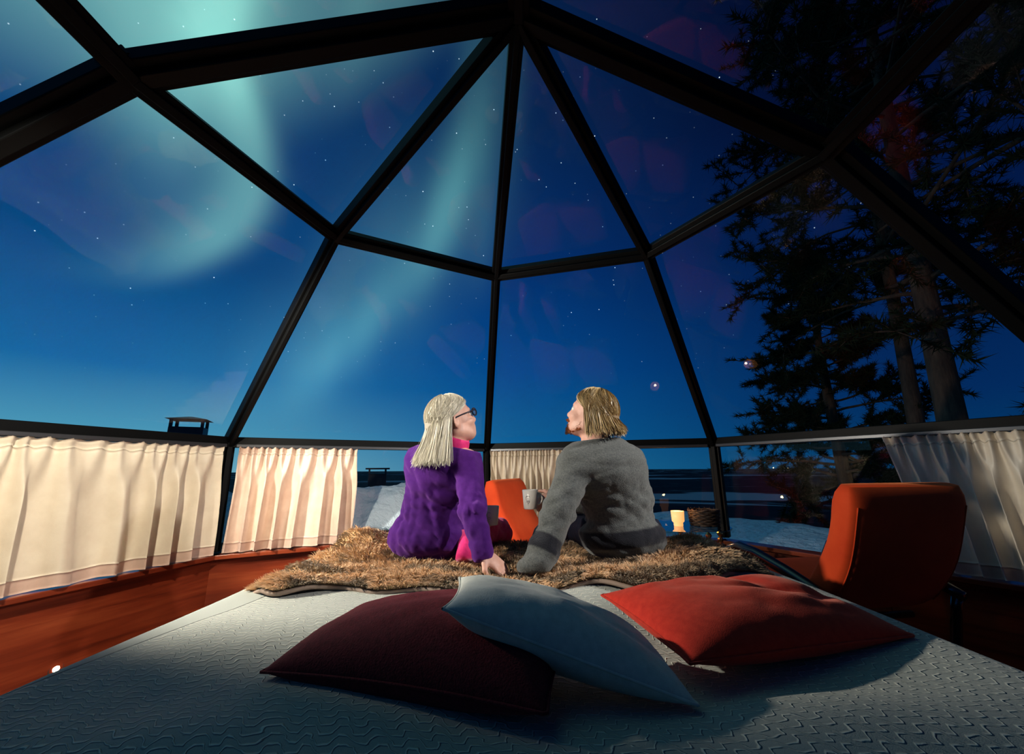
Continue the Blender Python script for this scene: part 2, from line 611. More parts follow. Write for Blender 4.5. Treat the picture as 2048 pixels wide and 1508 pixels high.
def parapet(name, a, b, npan):
    """low wall under the sill: backing, cherry panels with joints, projecting sill board"""
    a, b = z(a, 0), z(b, 0)
    t = (b - a).normalized()
    inn = Vector((-t.y, t.x, 0))
    if inn.dot(Vector((CX, .6, 0)) - (a + b) / 2) < 0: inn = -inn
    L = (b - a).length
    R = Matrix((t, inn, t.cross(inn))).transposed()
    bm = bmesh.new()
    box(bm, (a + b) / 2 + Vector((0, 0, Z_SILL / 2 - .02)) - inn * .03, (L, .08, Z_SILL - .02), R)
    w = bm_obj(name, bm, 'darkwood')
    tag(w, kind='structure')
    for k in range(npan):
        u0, u1 = k / npan * L + .002, (k + 1) / npan * L - .002
        bm = bmesh.new()
        me_c = a + t * ((u0 + u1) / 2) + inn * .022 + Vector((0, 0, (Z_SILL - .055) / 2 + .015))
        box(bm, (0, 0, 0), (u1 - u0, .022, Z_SILL - .085), None, .002)
        o = bm_obj('panel', bm, 'cherry', w)
        o.matrix_local = Matrix.Translation(me_c) @ R.to_4x4()
    bm = bmesh.new()
    box(bm, (0, 0, 0), (L, .12, .028), None, .004)
    o = bm_obj('sill', bm, 'cherry', w)
    o.matrix_local = Matrix.Translation((a + b) / 2 + inn * .035 + Vector((0, 0, Z_SILL - .03))) @ R.to_4x4()
    return w


parapet('wall_left', wv[0], wv[1], 2)
parapet('wall_front_left', wv[1], wv[2], 2)
parapet('wall_front_right', wv[2], wv[3], 2)
parapet('wall_right', wv[3], wv[4], 2)
parapet('wall_rear_left', wbl, wv[0], 2)
parapet('wall_rear_right', wv[4], wbr, 2)
o = prism('wall_back', [Vector((p.x, YB, p.z)) for p in (wbl, wbr, z(wbr, Z_RAIL), rbr, TB, rbl, z(wbl, Z_RAIL))], (0, -1, 0), .08, 'cherry')
tag(o, kind='structure')
o = prism('floor', [z(p, 0) for p in [wbl] + wv + [wbr]], (0, 0, -1), .12, 'floorwood')
tag(o, kind='structure')


# ------------------------------------------------------------------ numpy value noise
def vnoise(x, y, seed=0):
    r = np.random.default_rng(seed).random((64, 64))
    xi, yi = np.floor(x).astype(int), np.floor(y).astype(int)
    fx, fy = x - xi, y - yi
    fx, fy = fx * fx * (3 - 2 * fx), fy * fy * (3 - 2 * fy)
    g = lambda i, j: r[(xi + i) % 64, (yi + j) % 64]
    return (g(0, 0) * (1 - fx) + g(1, 0) * fx) * (1 - fy) + (g(0, 1) * (1 - fx) + g(1, 1) * fx) * fy


def fbm(x, y, seed=0, oct=4):
    s, a = 0, .5
    for k in range(oct):
        s = s + a * vnoise(x * 2 ** k + 5.3 * k, y * 2 ** k + 1.7 * k, seed + k)
        a *= .5
    return s


def sstep(a, b, x):
    t = np.clip((x - a) / (b - a), 0, 1)
    return t * t * (3 - 2 * t)


def grid_faces(nu, nv):
    i, j = np.meshgrid(np.arange(nu - 1), np.arange(nv - 1), indexing='ij')
    a = (i * nv + j).ravel()
    return np.stack([a, a + nv, a + nv + 1, a + 1], 1)


def sheet_solid(P, N, th):
    """P,N (nu,nv,3): closed thin sheet of thickness th"""
    nu, nv = P.shape[:2]
    V = np.concatenate([P.reshape(-1, 3), (P - N * th).reshape(-1, 3)])
    F = grid_faces(nu, nv)
    n = nu * nv
    idx = np.arange(n).reshape(nu, nv)
    loop = np.concatenate([idx[:, 0], idx[-1, 1:], idx[-2::-1, -1], idx[0, -2:0:-1]])
    l2 = np.roll(loop, -1)
    S = np.stack([loop, l2, l2 + n, loop + n], 1)
    return V, np.concatenate([F, F[:, ::-1] + n, S])


def sheet_normals(P):
    du = np.gradient(P, axis=0)
    dv = np.gradient(P, axis=1)
    n = np.cross(du, dv)
    return n / np.maximum(np.linalg.norm(n, axis=2, keepdims=True), 1e-9)


# ------------------------------------------------------------------ bed
BX0, BX1, BY0, BY1, BZ = -.98, 1.06, -.95, 2.20, .60


def bed_h(x, y):
    h = .012 * np.sin(x * 4.1 + y * 2.3 + .7) + .010 * np.sin(y * 6.0 - x * 3.0) + .03 * (fbm(x * 2.6 + 9, y * 2.6 + 4, 3, 3) - .45)
    # pressed down under the cushions, puffed up in front of them
    h = h - .030 * np.exp(-((x - .15) / .60) ** 2 - ((y - 1.03) / .20) ** 2)
    h = h + .022 * np.exp(-((x - .62) / .28) ** 2 - ((y - .76) / .11) ** 2) + .016 * np.exp(-((x + .55) / .3) ** 2 - ((y - .72) / .10) ** 2)
    h = h + .020 * np.exp(-((x - .27) / .13) ** 2 - ((y - 1.50) / .10) ** 2) + .012 * np.exp(-((x + .24) / .10) ** 2 - ((y - 1.46) / .07) ** 2)
    d = np.minimum(np.minimum(x - BX0, BX1 - x), BY1 - y)
    return h * sstep(0, .18, d)


def bed_z(x, y):
    x, y = np.asarray(x, float), np.asarray(y, float)
    return BZ + bed_h(x, y)


def make_bed():
    root = empty('double_bed', (0, 0, 0))
    tag(root, 'wide double bed under a pale zigzag-textured bedspread', 'bed')
    nu, nv = 260, 380
    # across: up the left side, over the top with rounded edges, down the right side
    r, drop = .05, .26
    Wd = BX1 - BX0
    prof = [(BX0, BZ - drop), (BX0, BZ - .15)]
    for k in range(9):
        a = PI - PI / 2 * k / 8
        prof.append((BX0 + r + r * math.cos(a), BZ - r + r * math.sin(a)))
    for k in range(1, nu):
        prof.append((BX0 + r + (Wd - 2 * r) * k / nu, BZ))
    for k in range(9):
        a = PI / 2 - PI / 2 * k / 8
        prof.append((BX1 - r + r * math.cos(a), BZ - r + r * math.sin(a)))
    prof += [(BX1, BZ - .15), (BX1, BZ - drop)]
    prof = np.array(prof)
    ys = np.linspace(BY0, BY1, nv)
    X = np.repeat(prof[:, 0][:, None], nv, 1)
    Y = np.repeat(ys[None, :], len(prof), 0)
    Z = np.repeat(prof[:, 1][:, None], nv, 1) + bed_h(X, Y)
    side = sstep(0, .15, BZ - Z)
    X = X + side * np.where(X < 0, -1, 1) * .012 * np.sin(Y * 11 + 2 * np.sin(Y * 3))
    # the edge of the spread is not ruler-straight
    X = X + .008 * np.sin(Y * 5.3) * np.exp(-np.minimum(np.abs(X - BX0), np.abs(X - BX1)) / .15)
    # front end rolls over
    e = sstep(BY1 - .06, BY1, Y)
    Z = Z - e * .05
    P = np.stack([X, Y, Z], 2)
    N = sheet_normals(P)
    N[N[..., 2].mean() < 0] *= -1
    V, F = sheet_solid(P, N if N[..., 2].mean() > 0 else -N, .008)
    link('bedspread', np_mesh('bedspread', V, F), 'bed', root, True)
    bm = bmesh.new()
    box(bm, ((BX0 + BX1) / 2, (BY0 + BY1) / 2 - .015, .47), (Wd - .07, BY1 - BY0 - .05, .16), None, .03)
    bm_obj('mattress', bm, 'valance', root)
    bm = bmesh.new()
    box(bm, ((BX0 + BX1) / 2, (BY0 + BY1) / 2 - .015, .25), (Wd - .10, BY1 - BY0 - .08, .27), None, .01)
    bm_obj('bed_base', bm, 'darkwood', root)
    for sx in (BX0 + .12, BX1 - .12):
        for sy in (BY0 + .12, BY1 - .15):
            bm = bmesh.new()
            lathe(bm, [(.03, 0), (.035, .115)], 16, (sx, sy, 0))
            bm_obj('leg', bm, 'darkwood', root)
    bm = bmesh.new()
    box(bm, ((BX0 + BX1) / 2, BY0 - .05, .50), (Wd + .04, .06, .98), None, .012)
    bm_obj('headboard', bm, 'darkwood', root)


make_bed()


# ------------------------------------------------------------------ cushions
def cushion(name, label, m, center, X, Y, sx, sy, th, seed, wr=.012, sag=0.0):
    """square cushion: X,Y are its in-plane directions, th full thickness; corners drawn out to points"""
    X = Vector(X).normalized()
    Y = Vector(Y)
    Y = (Y - X * Y.dot(X)).normalized()
    N = X.cross(Y)
    n = 72
    u = np.linspace(-1, 1, n)
    U, V = np.meshgrid(u, u, indexing='ij')
    # edges pull in between the corners
    eu = U * (1 - .055 * (1 - V ** 2) * U ** 2)
    ev = V * (1 - .055 * (1 - U ** 2) * V ** 2)
    base = np.clip((1 - np.abs(U) ** 2.4), 0, 1) ** .55 * np.clip((1 - np.abs(V) ** 2.4), 0, 1) ** .55
    folds = np.zeros_like(U)
    r = np.random.default_rng(seed)
    for k in range(7):
        a = r.uniform(0, 2 * PI)
        cx, cy = r.uniform(-.8, .8, 2)
        dx, dy = U - cx, V - cy
        along, across = dx * math.cos(a) + dy * math.sin(a), -dx * math.sin(a) + dy * math.cos(a)
        folds += r.uniform(-1, 1) * np.exp(-(along / .45) ** 2 - (across / .10) ** 2)
    big = fbm(U * 1.6 + seed, V * 1.6 + seed * 2, seed, 3) - .45
    topz = th / 2 * base * (1 + .35 * big) + wr * folds * base
    botz = -th / 2 * base * (1 + .2 * big) * .85
    sagz = -sag * (U ** 2 + V ** 2) * .5
    V3 = []
    C = np.array(center)
    Xn, Yn, Nn = np.array(X), np.array(Y), np.array(N)
    for zz in (topz, botz):
        V3.append(C + (eu * sx / 2)[..., None] * Xn + (ev * sy / 2)[..., None] * Yn + (zz + sagz)[..., None] * Nn)
    F = grid_faces(n, n)
    P = np.concatenate([v.reshape(-1, 3) for v in V3])
    FF = np.concatenate([F, F[:, ::-1] + n * n])
    me = np_mesh(name, P, FF)
    bm = bmesh.new()
    bm.from_mesh(me)
    bmesh.ops.remove_doubles(bm, verts=bm.verts[:], dist=.0004)
    bpy.data.meshes.remove(me)
    o = bm_obj(name, bm, m, None, True)
    tag(o, label, 'cushion', 'cushions on the bed')
    # piped seam round the edge
    idx = np.arange(n * n).reshape(n, n)
    loop = np.concatenate([idx[:, 0], idx[-1, 1:], idx[-2::-1, -1], idx[0, -2:0:-1]])[::2]
    pts = [Vector(P[i]) for i in loop]
    bm = bmesh.new()
    tube(bm, pts + [pts[0]], .0028, 6, False)
    s = bm_obj('seam', bm, m, o, True)
    return o


cushion('cushion', 'burgundy woven cushion lying at the left under the pale grey one', 'burgundy',
        (-.1684, .9592, .6408), (.955, -.295, .019), (.295, .955, -.010), .562, .339, .177, 3, .005, .0135)
cushion('cushion', 'pale grey wool cushion leaning between the dark red and scarlet cushions', 'white',
        (.0923, .9381, .6695), (.945, .001, -.328), (-.017, .999, -.048), .473, .273, .134, 12, .006, -.002)
cushion('cushion', 'scarlet wool cushion lying at the right with a deep crease', 'redcush',
        (.595, 1.1377, .6328), (.953, .300, -.040), (-.295, .951, .093), .648, .343, .149, 21, .016, -.0035)


# ------------------------------------------------------------------ fur throw
def throw_z(x, y):
    b = bed_z(x, y) + .030
    b = b + .065 * np.exp(-((x + .74) / .17) ** 2 - ((y - 2.06) / .15) ** 2)
    b = b + .034 * np.exp(-((x - .84) / .14) ** 2 - ((y - 2.12) / .14) ** 2)
    b = b + .020 * np.sin(x * 9 + 1.3) * np.sin(y * 7 + x * 2) * .8
    b = b + .012 * np.sin((y + .25 * x) * 34 + 2.5 * np.sin(x * 5)) * sstep(0, .3, np.abs(x) - .45)
    return b


def throw_near(x):
    return 1.475 + .030 * np.sin(x * 9.5 + .4) + .018 * np.sin(x * 21 + 2) + .17 * sstep(.55, .98, x) + .05 * sstep(-.75, -.92, x)


def make_throw():
    nu, nv = 150, 64
    u = np.linspace(0, 1, nu)
    v = np.linspace(0, 1, nv)
    U, V = np.meshgrid(u, v, indexing='ij')
    X = -.90 + 1.88 * U
    X = X + .06 * (V - .3) * (1 - 2 * U) * -1 * 0
    Y0 = throw_near(X)
    Y1 = 2.19 + .02 * np.sin(X * 7)
    Y = Y0 + (Y1 - Y0) * V
    X = X + np.where(U < .3, (.3 - U) * .35 * V, 0)
    Z = throw_z(X, Y)
    edge = sstep(0, .06, V)
    Z = Z - .018 * (1 - edge) - .02 * (1 - sstep(0, .04, U)) - .02 * (1 - sstep(0, .04, 1 - U))
    P = np.stack([X, Y, Z], 2)
    N = sheet_normals(P)
    if N[..., 2].mean() < 0: N = -N
    Vv, F = sheet_solid(P, N, .016)
    root = link('fur_throw', np_mesh('fur_throw', Vv, F), 'fur_skin', None, True)
    tag(root, 'tawny faux fur throw spread across the foot of the bed', 'throw')
    # lining: rolled edge along the near side
    pts = [Vector((P[i, 0, 0], P[i, 0, 1] - .004, P[i, 0, 2] - .010)) for i in range(nu)]
    bm = bmesh.new()
    tube(bm, pts, .008, 8)
    bm_obj('lining_edge', bm, 'lining', root, True)
    # hairs: curved tapering blades in tufts
    nh = 62000
    ui = RNG.random(nh) * (nu - 1.001)
    vi = (RNG.random(nh) ** 1.25) * (nv - 1.001)
    # extra along the near edge
    vi[:9000] = RNG.random(9000) ** 2 * 4
    i0, j0 = ui.astype(int), vi.astype(int)
    fu, fv = (ui - i0)[:, None], (vi - j0)[:, None]
    samp = lambda A: (A[i0, j0] * (1 - fu) + A[i0 + 1, j0] * fu) * (1 - fv) + (A[i0, j0 + 1] * (1 - fu) + A[i0 + 1, j0 + 1] * fu) * fv
    p = samp(P)
    nrm = samp(N)
    nrm[:9000, 1] -= .7 * RNG.random(9000)
    fl = fbm(p[:, 0] * 6 + 20, p[:, 1] * 6 + 20, 11, 3) * 9
    lay = np.stack([np.cos(fl) * .5 + .25, np.sin(fl) * .4 - .75, np.zeros(nh)], 1)
    tuft = np.stack([vnoise(p[:, 0] * 55 + 30, p[:, 1] * 55 + 30, 5) - .5, vnoise(p[:, 0] * 55 + 30, p[:, 1] * 55 + 30, 6) - .5, np.zeros(nh)], 1) * 1.6
    d = nrm * .75 + lay * .75 + tuft + RNG.normal(0, .16, (nh, 3))
    d /= np.linalg.norm(d, axis=1, keepdims=True)
    L = (.020 + .018 * RNG.random(nh))[:, None]
    mid = p + (d * .55 + nrm * .25) * L * .6
    tip = p + d * L
    tip[:, 2] -= .004
    side = np.cross(d, RNG.normal(0, 1, (nh, 3)))
    side /= np.linalg.norm(side, axis=1, keepdims=True)
    w = (.0011 + .0008 * RNG.random(nh))[:, None]
    VV = np.stack([p - side * w, p + side * w, mid + side * w * .8, mid - side * w * .8, tip], 1).reshape(-1, 3)
    k = np.arange(nh)[:, None] * 5
    T = np.concatenate([k + np.array([[0, 1, 2]]), k + np.array([[0, 2, 3]]), k + np.array([[3, 2, 4]])])
    me = np_mesh('fur', VV, T)
    # colour: tawny with dark-tipped streaks
    st = fbm(p[:, 0] * 5 + 40, p[:, 1] * 11 + 7, 21, 4)
    dark = sstep(.47, .56, st)[:, None]
    c0 = np.array([.72, .46, .25])[None] * (0.75 + .5 * RNG.random((nh, 1)))
    c1 = np.array([.40, .29, .18])[None] * (0.6 + .6 * RNG.random((nh, 1)))
    colr = c0 * (1 - dark) + c1 * dark
    tipc = colr * (1 - dark * .55) + np.array([.07, .05, .035]) * dark * .0 + .10 * (1 - dark)
    C = np.stack([colr * .85, colr * .85, colr, colr, tipc], 1).reshape(-1, 3)  # roots toned down: shade deep in the pile put into the colour
    at = me.color_attributes.new('tone', 'FLOAT_COLOR', 'POINT')
    at.data.foreach_set('color', np.concatenate([C, np.ones((len(C), 1))], 1).astype(np.float32).ravel())

    def fn(nt, b):
        n = nt.nodes.new('ShaderNodeAttribute')
        n.attribute_name = 'tone'
        nt.links.new(n.outputs['Color'], b.inputs['Base Color'])
    M['fur'] = mat('tawny_fur', (.5, .3, .1), .6, 0, .3, sheen=.2, fn=fn)
    o = link('fur', me, 'fur', root)
    o['kind'] = 'stuff'


make_throw()


# ------------------------------------------------------------------ curtains
def curtain(name, label, a, b, t0, t1, bt0, bt1, ztop, zbot0, zbot1, pleats, amp, seed, gather=1.0, inset=.085, m='curtain'):
    """hangs along wall a-b from fraction t0..t1 at the track, bt0..bt1 at the hem"""
    a, b = np.array(a[:2]), np.array(b[:2])
    t = b - a
    inn = np.array([-t[1], t[0]]) / np.linalg.norm(t)
    if inn @ (np.array([CX, CY]) - (a + b) / 2) < 0: inn = -inn
    r = np.random.default_rng(seed)
    nu, nv = pleats * 22, 60
    U, V = np.meshgrid(np.linspace(0, 1, nu), np.linspace(0, 1, nv), indexing='ij')
    # uneven fold positions
    knots = np.cumsum(np.concatenate([[0], r.uniform(.55, 1.5, pleats)]))
    knots = knots / knots[-1] * pleats
    ph = np.interp(U[:, 0], np.linspace(0, 1, pleats + 1), knots)[:, None]
    ampk = np.interp(U[:, 0] * pleats, np.arange(pleats + 1), r.uniform(.55, 1.15, pleats + 1))[:, None]
    merge = sstep(.03, .45, V)
    big = np.sin(2 * PI * (ph + .10 * np.sin(V * 3 + ph)))
    big = np.sign(big) * np.abs(big) ** .8
    fine = np.sin(2 * PI * ph * 2.0 + 1.0) * .75 + np.sin(2 * PI * ph * 3 + 2.1) * .3
    off = amp * (gather * .50 * fine * (1 - merge) + ampk * big * merge * (.8 + .35 * V))
    off = off + amp * .5 * np.exp(-((V - .055) / .02) ** 2) * -.5 * gather
    off = off + .006 * (fbm(U * pleats * 1.3, V * 4, seed, 3) - .45)
    S0 = t0 + (t1 - t0) * U
    S1 = bt0 + (bt1 - bt0) * U
    lat = .35 * amp / np.linalg.norm(t) * np.cos(2 * PI * ph) * merge * ampk
    S = S0 * (1 - V) + S1 * V + lat
    zb = zbot0 + (zbot1 - zbot0) * U + .006 * np.sin(2 * PI * ph)
    Z = ztop * (1 - V) + zb * V + .006 * (1 - V) * np.sin(2 * PI * ph * 2)
    XY = a + S[..., None] * t + (inset + off)[..., None] * inn
    P = np.concatenate([XY, Z[..., None]], 2)
    N = sheet_normals(P)
    if (N[..., :2] @ inn).mean() < 0: N = -N
    kv, kh = 4, nv - 6
    root = empty(name, (0, 0, 0))
    tag(root, label, 'curtain', 'curtains along the low windows')
    for nm, j0, j1, m_, lift in (('heading', 0, kv + 1, m, .0015), ('fabric', kv, kh + 1, m, 0), ('hem', kh, nv, 'hem', .0015)):
        V_, F_ = sheet_solid(P[:, j0:j1] + N[:, j0:j1] * lift, N[:, j0:j1], .0025 + lift)
        link(nm, np_mesh(nm, V_, F_), m_, root, True)
    return root


ZT = 1.163
curtain('curtain', 'cream satin curtain on the far left, stretched wide in shallow folds', wv[0], wv[1], .05, .955, .05, .965, ZT, .472, .466, 12, .046, 2, .7)
curtain('curtain', 'pinkish cream curtain in deep folds beside the snow bank window', wv[1], wv[2], .045, .425, .03, .418, ZT, .470, .470, 7, .052, 5, m='rose')
curtain('curtain', 'beige pleated curtain behind the small orange chair', wv[2], wv[3], .035, .50, .03, .49, ZT, .47, .47, 13, .036, 9)
curtain('curtain', 'grey-cream curtain gathered behind the red armchair at the right', wv[3], wv[4], .57, .985, .615, .985, ZT, .472, .472, 9, .040, 14)


# ------------------------------------------------------------------ signed-distance modelling (surface nets)
class Vol:
    """distance field on a grid; primitives only touch their own neighbourhood"""
    def __init__(s, lo, hi, h):
        s.lo = np.array(lo, float)
        s.h = h
        s.n = np.ceil((np.array(hi) - s.lo) / h).astype(int) + 1
        s.d = np.full(s.n, 1.0, np.float32)

    def sub(s, lo, hi):
        i0 = np.clip(np.floor((np.array(lo) - s.lo) / s.h).astype(int), 0, s.n)
        i1 = np.clip(np.ceil((np.array(hi) - s.lo) / s.h).astype(int) + 1, 0, s.n)
        ax = [s.lo[k] + s.h * np.arange(i0[k], i1[k]) for k in range(3)]
        X, Y, Z = ax[0][:, None, None], ax[1][None, :, None], ax[2][None, None, :]
        return tuple(slice(i0[k], i1[k]) for k in range(3)), X, Y, Z

    def mix(s, sl, d, k):
        o = s.d[sl]
        d = d.astype(np.float32)
        if k <= 0:
            s.d[sl] = np.minimum(o, d)
        else:
            hh = np.clip(.5 + .5 * (o - d) / k, 0, 1)
            s.d[sl] = o * (1 - hh) + d * hh - k * hh * (1 - hh)

    def cap(s, a, b, ra, rb, k=.03, mode='add'):
        a, b = np.array(a, float), np.array(b, float)
        m = max(ra, rb) + max(k, .01) + .03
        sl, X, Y, Z = s.sub(np.minimum(a, b) - m, np.maximum(a, b) + m)
        if 0 in s.d[sl].shape: return
        ba = b - a
        L2 = max(ba @ ba, 1e-12)
        t = np.clip(((X - a[0]) * ba[0] + (Y - a[1]) * ba[1] + (Z - a[2]) * ba[2]) / L2, 0, 1)
        d = np.sqrt((X - a[0] - ba[0] * t) ** 2 + (Y - a[1] - ba[1] * t) ** 2 + (Z - a[2] - ba[2] * t) ** 2) - (ra + (rb - ra) * t)
        if mode == 'add':
            s.mix(sl, d, k)
        else:
            s.d[sl] = np.maximum(s.d[sl], -d)

    def chain(s, pts, rad, k=.03):
        for i in range(len(pts) - 1):
            s.cap(pts[i], pts[i + 1], rad[i], rad[i + 1], k)

    def ell(s, c, r, k=.03, R=None, mode='add'):
        """ellipsoid; R columns are its axes"""
        c, r = np.array(c, float), np.array(r, float)
        m = r.max() + max(k, .01) + .03
        sl, X, Y, Z = s.sub(c - m, c + m)
        if 0 in s.d[sl].shape: return
        R = np.eye(3) if R is None else np.array(R)
        q0 = q1 = 0
        for i in range(3):
            l = (X - c[0]) * R[0, i] + (Y - c[1]) * R[1, i] + (Z - c[2]) * R[2, i]
            q0 = q0 + (l / r[i]) ** 2
            q1 = q1 + (l / r[i] ** 2) ** 2
        q0, q1 = np.sqrt(q0), np.sqrt(q1)
        d = q0 * (q0 - 1) / np.maximum(q1, 1e-6)
        if mode == 'add':
            s.mix(sl, d, k)
        else:
            hh = max(k, 1e-4)
            e = -d.astype(np.float32)
            o = s.d[sl]
            t = np.clip(.5 - .5 * (o - e) / hh, 0, 1)
            s.d[sl] = o * (1 - t) + e * t + hh * t * (1 - t)

    def grid(s):
        ax = [s.lo[k] + s.h * np.arange(s.n[k]) for k in range(3)]
        return ax[0][:, None, None], ax[1][None, :, None], ax[2][None, None, :]

    def clip(s, f):
        """keep where f(X,Y,Z) < 0"""
        s.d = np.maximum(s.d, f(*s.grid()).astype(np.float32))

    def mesh(s, name):
        d = s.d
        sg = d < 0
        cnt = np.zeros(np.array(d.shape) - 1, np.int8)
        for i in (0, 1):
            for j in (0, 1):
                for k in (0, 1):
                    cnt += sg[i:d.shape[0] - 1 + i, j:d.shape[1] - 1 + j, k:d.shape[2] - 1 + k]
        act = np.argwhere((cnt > 0) & (cnt < 8))
        idx = np.full(cnt.shape, -1, np.int32)
        idx[tuple(act.T)] = np.arange(len(act))
        pos = np.zeros((len(act), 3))
        num = np.zeros(len(act))
        corners = [(i, j, k) for i in (0, 1) for j in (0, 1) for k in (0, 1)]
        for a in corners:
            for ax in range(3):
                if a[ax]: continue
                b = list(a)
                b[ax] = 1
                va = d[tuple((act + a).T)].astype(float)
                vb = d[tuple((act + b).T)].astype(float)
                m = (va < 0) != (vb < 0)
                t = np.where(m, va / np.where(m, va - vb, 1), 0)
                p = np.repeat(np.array(a, float)[None], len(act), 0)
                p[:, ax] += t
                pos += p * m[:, None]
                num += m
        V = s.lo + s.h * (act + pos / num[:, None])
        F = []
        for ax in range(3):
            u, v = (ax + 1) % 3, (ax + 2) % 3
            sl0 = [slice(None)] * 3
            sl1 = [slice(None)] * 3
            sl0[ax] = slice(0, -1)
            sl1[ax] = slice(1, None)
            e = np.argwhere(sg[tuple(sl0)] != sg[tuple(sl1)])
            e = e[(e[:, u] > 0) & (e[:, v] > 0) & (e[:, u] < d.shape[u] - 1) & (e[:, v] < d.shape[v] - 1)]
            if not len(e): continue
            q = []
            for du, dv in ((1, 1), (0, 1), (0, 0), (1, 0)):
                c = e.copy()
                c[:, u] -= du
                c[:, v] -= dv
                q.append(idx[tuple(c.T)])
            q = np.stack(q, 1)
            flip = ~sg[tuple(e.T)]
            q[flip] = q[flip][:, ::-1]
            F.append(q)
        F = np.concatenate(F)
        F = F[(F >= 0).all(1)]
        # light relaxation removes the grid's stair steps
        for it in range(2):
            acc = np.zeros_like(V)
            c = np.zeros(len(V))
            for a, b in ((0, 1), (1, 2), (2, 3), (3, 0)):
                np.add.at(acc, F[:, a], V[F[:, b]])
                np.add.at(acc, F[:, b], V[F[:, a]])
                np.add.at(c, F[:, a], 1)
                np.add.at(c, F[:, b], 1)
            V = V * .5 + .5 * acc / np.maximum(c, 1)[:, None]
        return V, F


def unit(v):
    v = np.array(v, float)
    return v / np.linalg.norm(v)


def frame_of(F, up=(0, 0, 1), roll=0.0):
    F = unit(F)
    S = unit(np.cross(F, up))
    U = np.cross(S, F)
    if roll:
        S, U = S * math.cos(roll) + U * math.sin(roll), U * math.cos(roll) - S * math.sin(roll)
    return F, S, U


def add_head(v, c, F, S, U, k=1.0):
    """head about 0.22 m tall: c is the middle of the skull, F forward, S the person's right, U up"""
    R = np.stack([F, S, U], 1)
    P = lambda f, s, u: np.array(c) + (F * f + S * s + U * u) * k
    q = lambda *r: np.array(r) * k
    v.ell(P(-.012, 0, .025), q(.094, .074, .088), .01, R)
    v.ell(P(.030, 0, -.040), q(.062, .058, .070), .03, R)          # face
    v.ell(P(.058, 0, -.088), q(.026, .028, .022), .03, R)          # chin
    v.cap(P(.045, -.032, -.082), P(-.020, -.052, -.050), .020 * k, .020 * k, .025)
    v.cap(P(.045, .032, -.082), P(-.020, .052, -.050), .020 * k, .020 * k, .025)
    v.ell(P(.066, 0, .022), q(.022, .050, .012), .015, R)          # brow
    for sgn in (-1, 1):
        v.ell(P(.086, sgn * .030, .002), q(.016, .016, .010), .010, R, 'cut')
        v.ell(P(.060, sgn * .040, -.030), q(.022, .020, .018), .02, R)  # cheek
        e = P(-.012, sgn * .076, -.012)
        Re = np.stack([unit(F - S * sgn * .5), unit(S * sgn + F * .5), U], 1)
        v.ell(e, q(.020, .009, .033), .006, Re)
        v.ell(P(-.006, sgn * .084, -.008), q(.011, .007, .018), .004, Re, 'cut')
    v.cap(P(.080, 0, .006), P(.098, 0, -.028), .007 * k, .0115 * k, .014)    # nose
    v.ell(P(.090, 0, -.032), q(.014, .017, .009), .010, R)
    v.ell(P(.083, 0, -.056), q(.012, .024, .0065), .006, R)        # lips
    v.ell(P(.081, 0, -.067), q(.012, .021, .0070), .006, R)


def add_hand(v, wrist, F, B, thumb, curl, spread=.010, k=1.0):
    """palm, four fingers and a thumb. F towards the knuckles, B out of the back of the hand, thumb = +-1 side"""
    F, B = unit(F), None if B is None else unit(B)
    S = unit(np.cross(F, B)) * thumb
    B = np.cross(S, F) * (1 if np.dot(np.cross(S, F), B) > 0 else -1)
    w = np.array(wrist, float)
    R = np.stack([F, S, B], 1)
    v.ell(w + F * .050 * k, (.052 * k, .041 * k, .017 * k), .012, R)
    for i, (L, off) in enumerate(((.072, .030), (.080, .010), (.075, -.010), (.058, -.029))):
        base = w + F * (.088 - .006 * abs(i - 1)) * k + S * off * k
        d = unit(F + S * spread * (1.5 - i) * 4)
        p = [base]
        a = 0.0
        for j, fr in enumerate((.45, .32, .23)):
            a += curl[i] if isinstance(curl, (list, tuple)) else curl
            dd = d * math.cos(a) - B * math.sin(a)
            p.append(p[-1] + dd * L * fr * k)
        v.chain(p, [.0098 * k, .0092 * k, .0085 * k, .0072 * k], .004)
    t0 = w + F * .022 * k + S * .030 * k
    t1 = t0 + (F * .6 + S * .75 - B * .25) * .040 * k
    t2 = t1 + (F * .9 + S * .25 - B * .35) * .030 * k
    v.chain([t0, t1, t2], [.0135 * k, .0105 * k, .008 * k], .008)


def folds(v, amp, seed, freq=26, mask=None):
    """cloth creases pressed into a field near its surface"""
    X, Y, Z = v.grid()
    r = np.random.default_rng(seed)
    n = 0
    for j in range(4):
        a = r.normal(0, 1, 3) * np.array([.6, .6, 1.3])
        a = a / np.linalg.norm(a) * freq * r.uniform(.6, 1.5)
        b = r.normal(0, 1, 3) * freq * .35
        n = n + 1.7 - 2.4 * np.abs(np.sin(.5 * (a[0] * X + a[1] * Y + a[2] * Z) + .9 * np.sin(b[0] * X + b[1] * Y + b[2] * Z + j) + j * 2.1)) ** .75
    n = n / 4
    m = 1.0 if mask is None else mask(X, Y, Z)
    v.d += (amp * n * m).astype(np.float32)


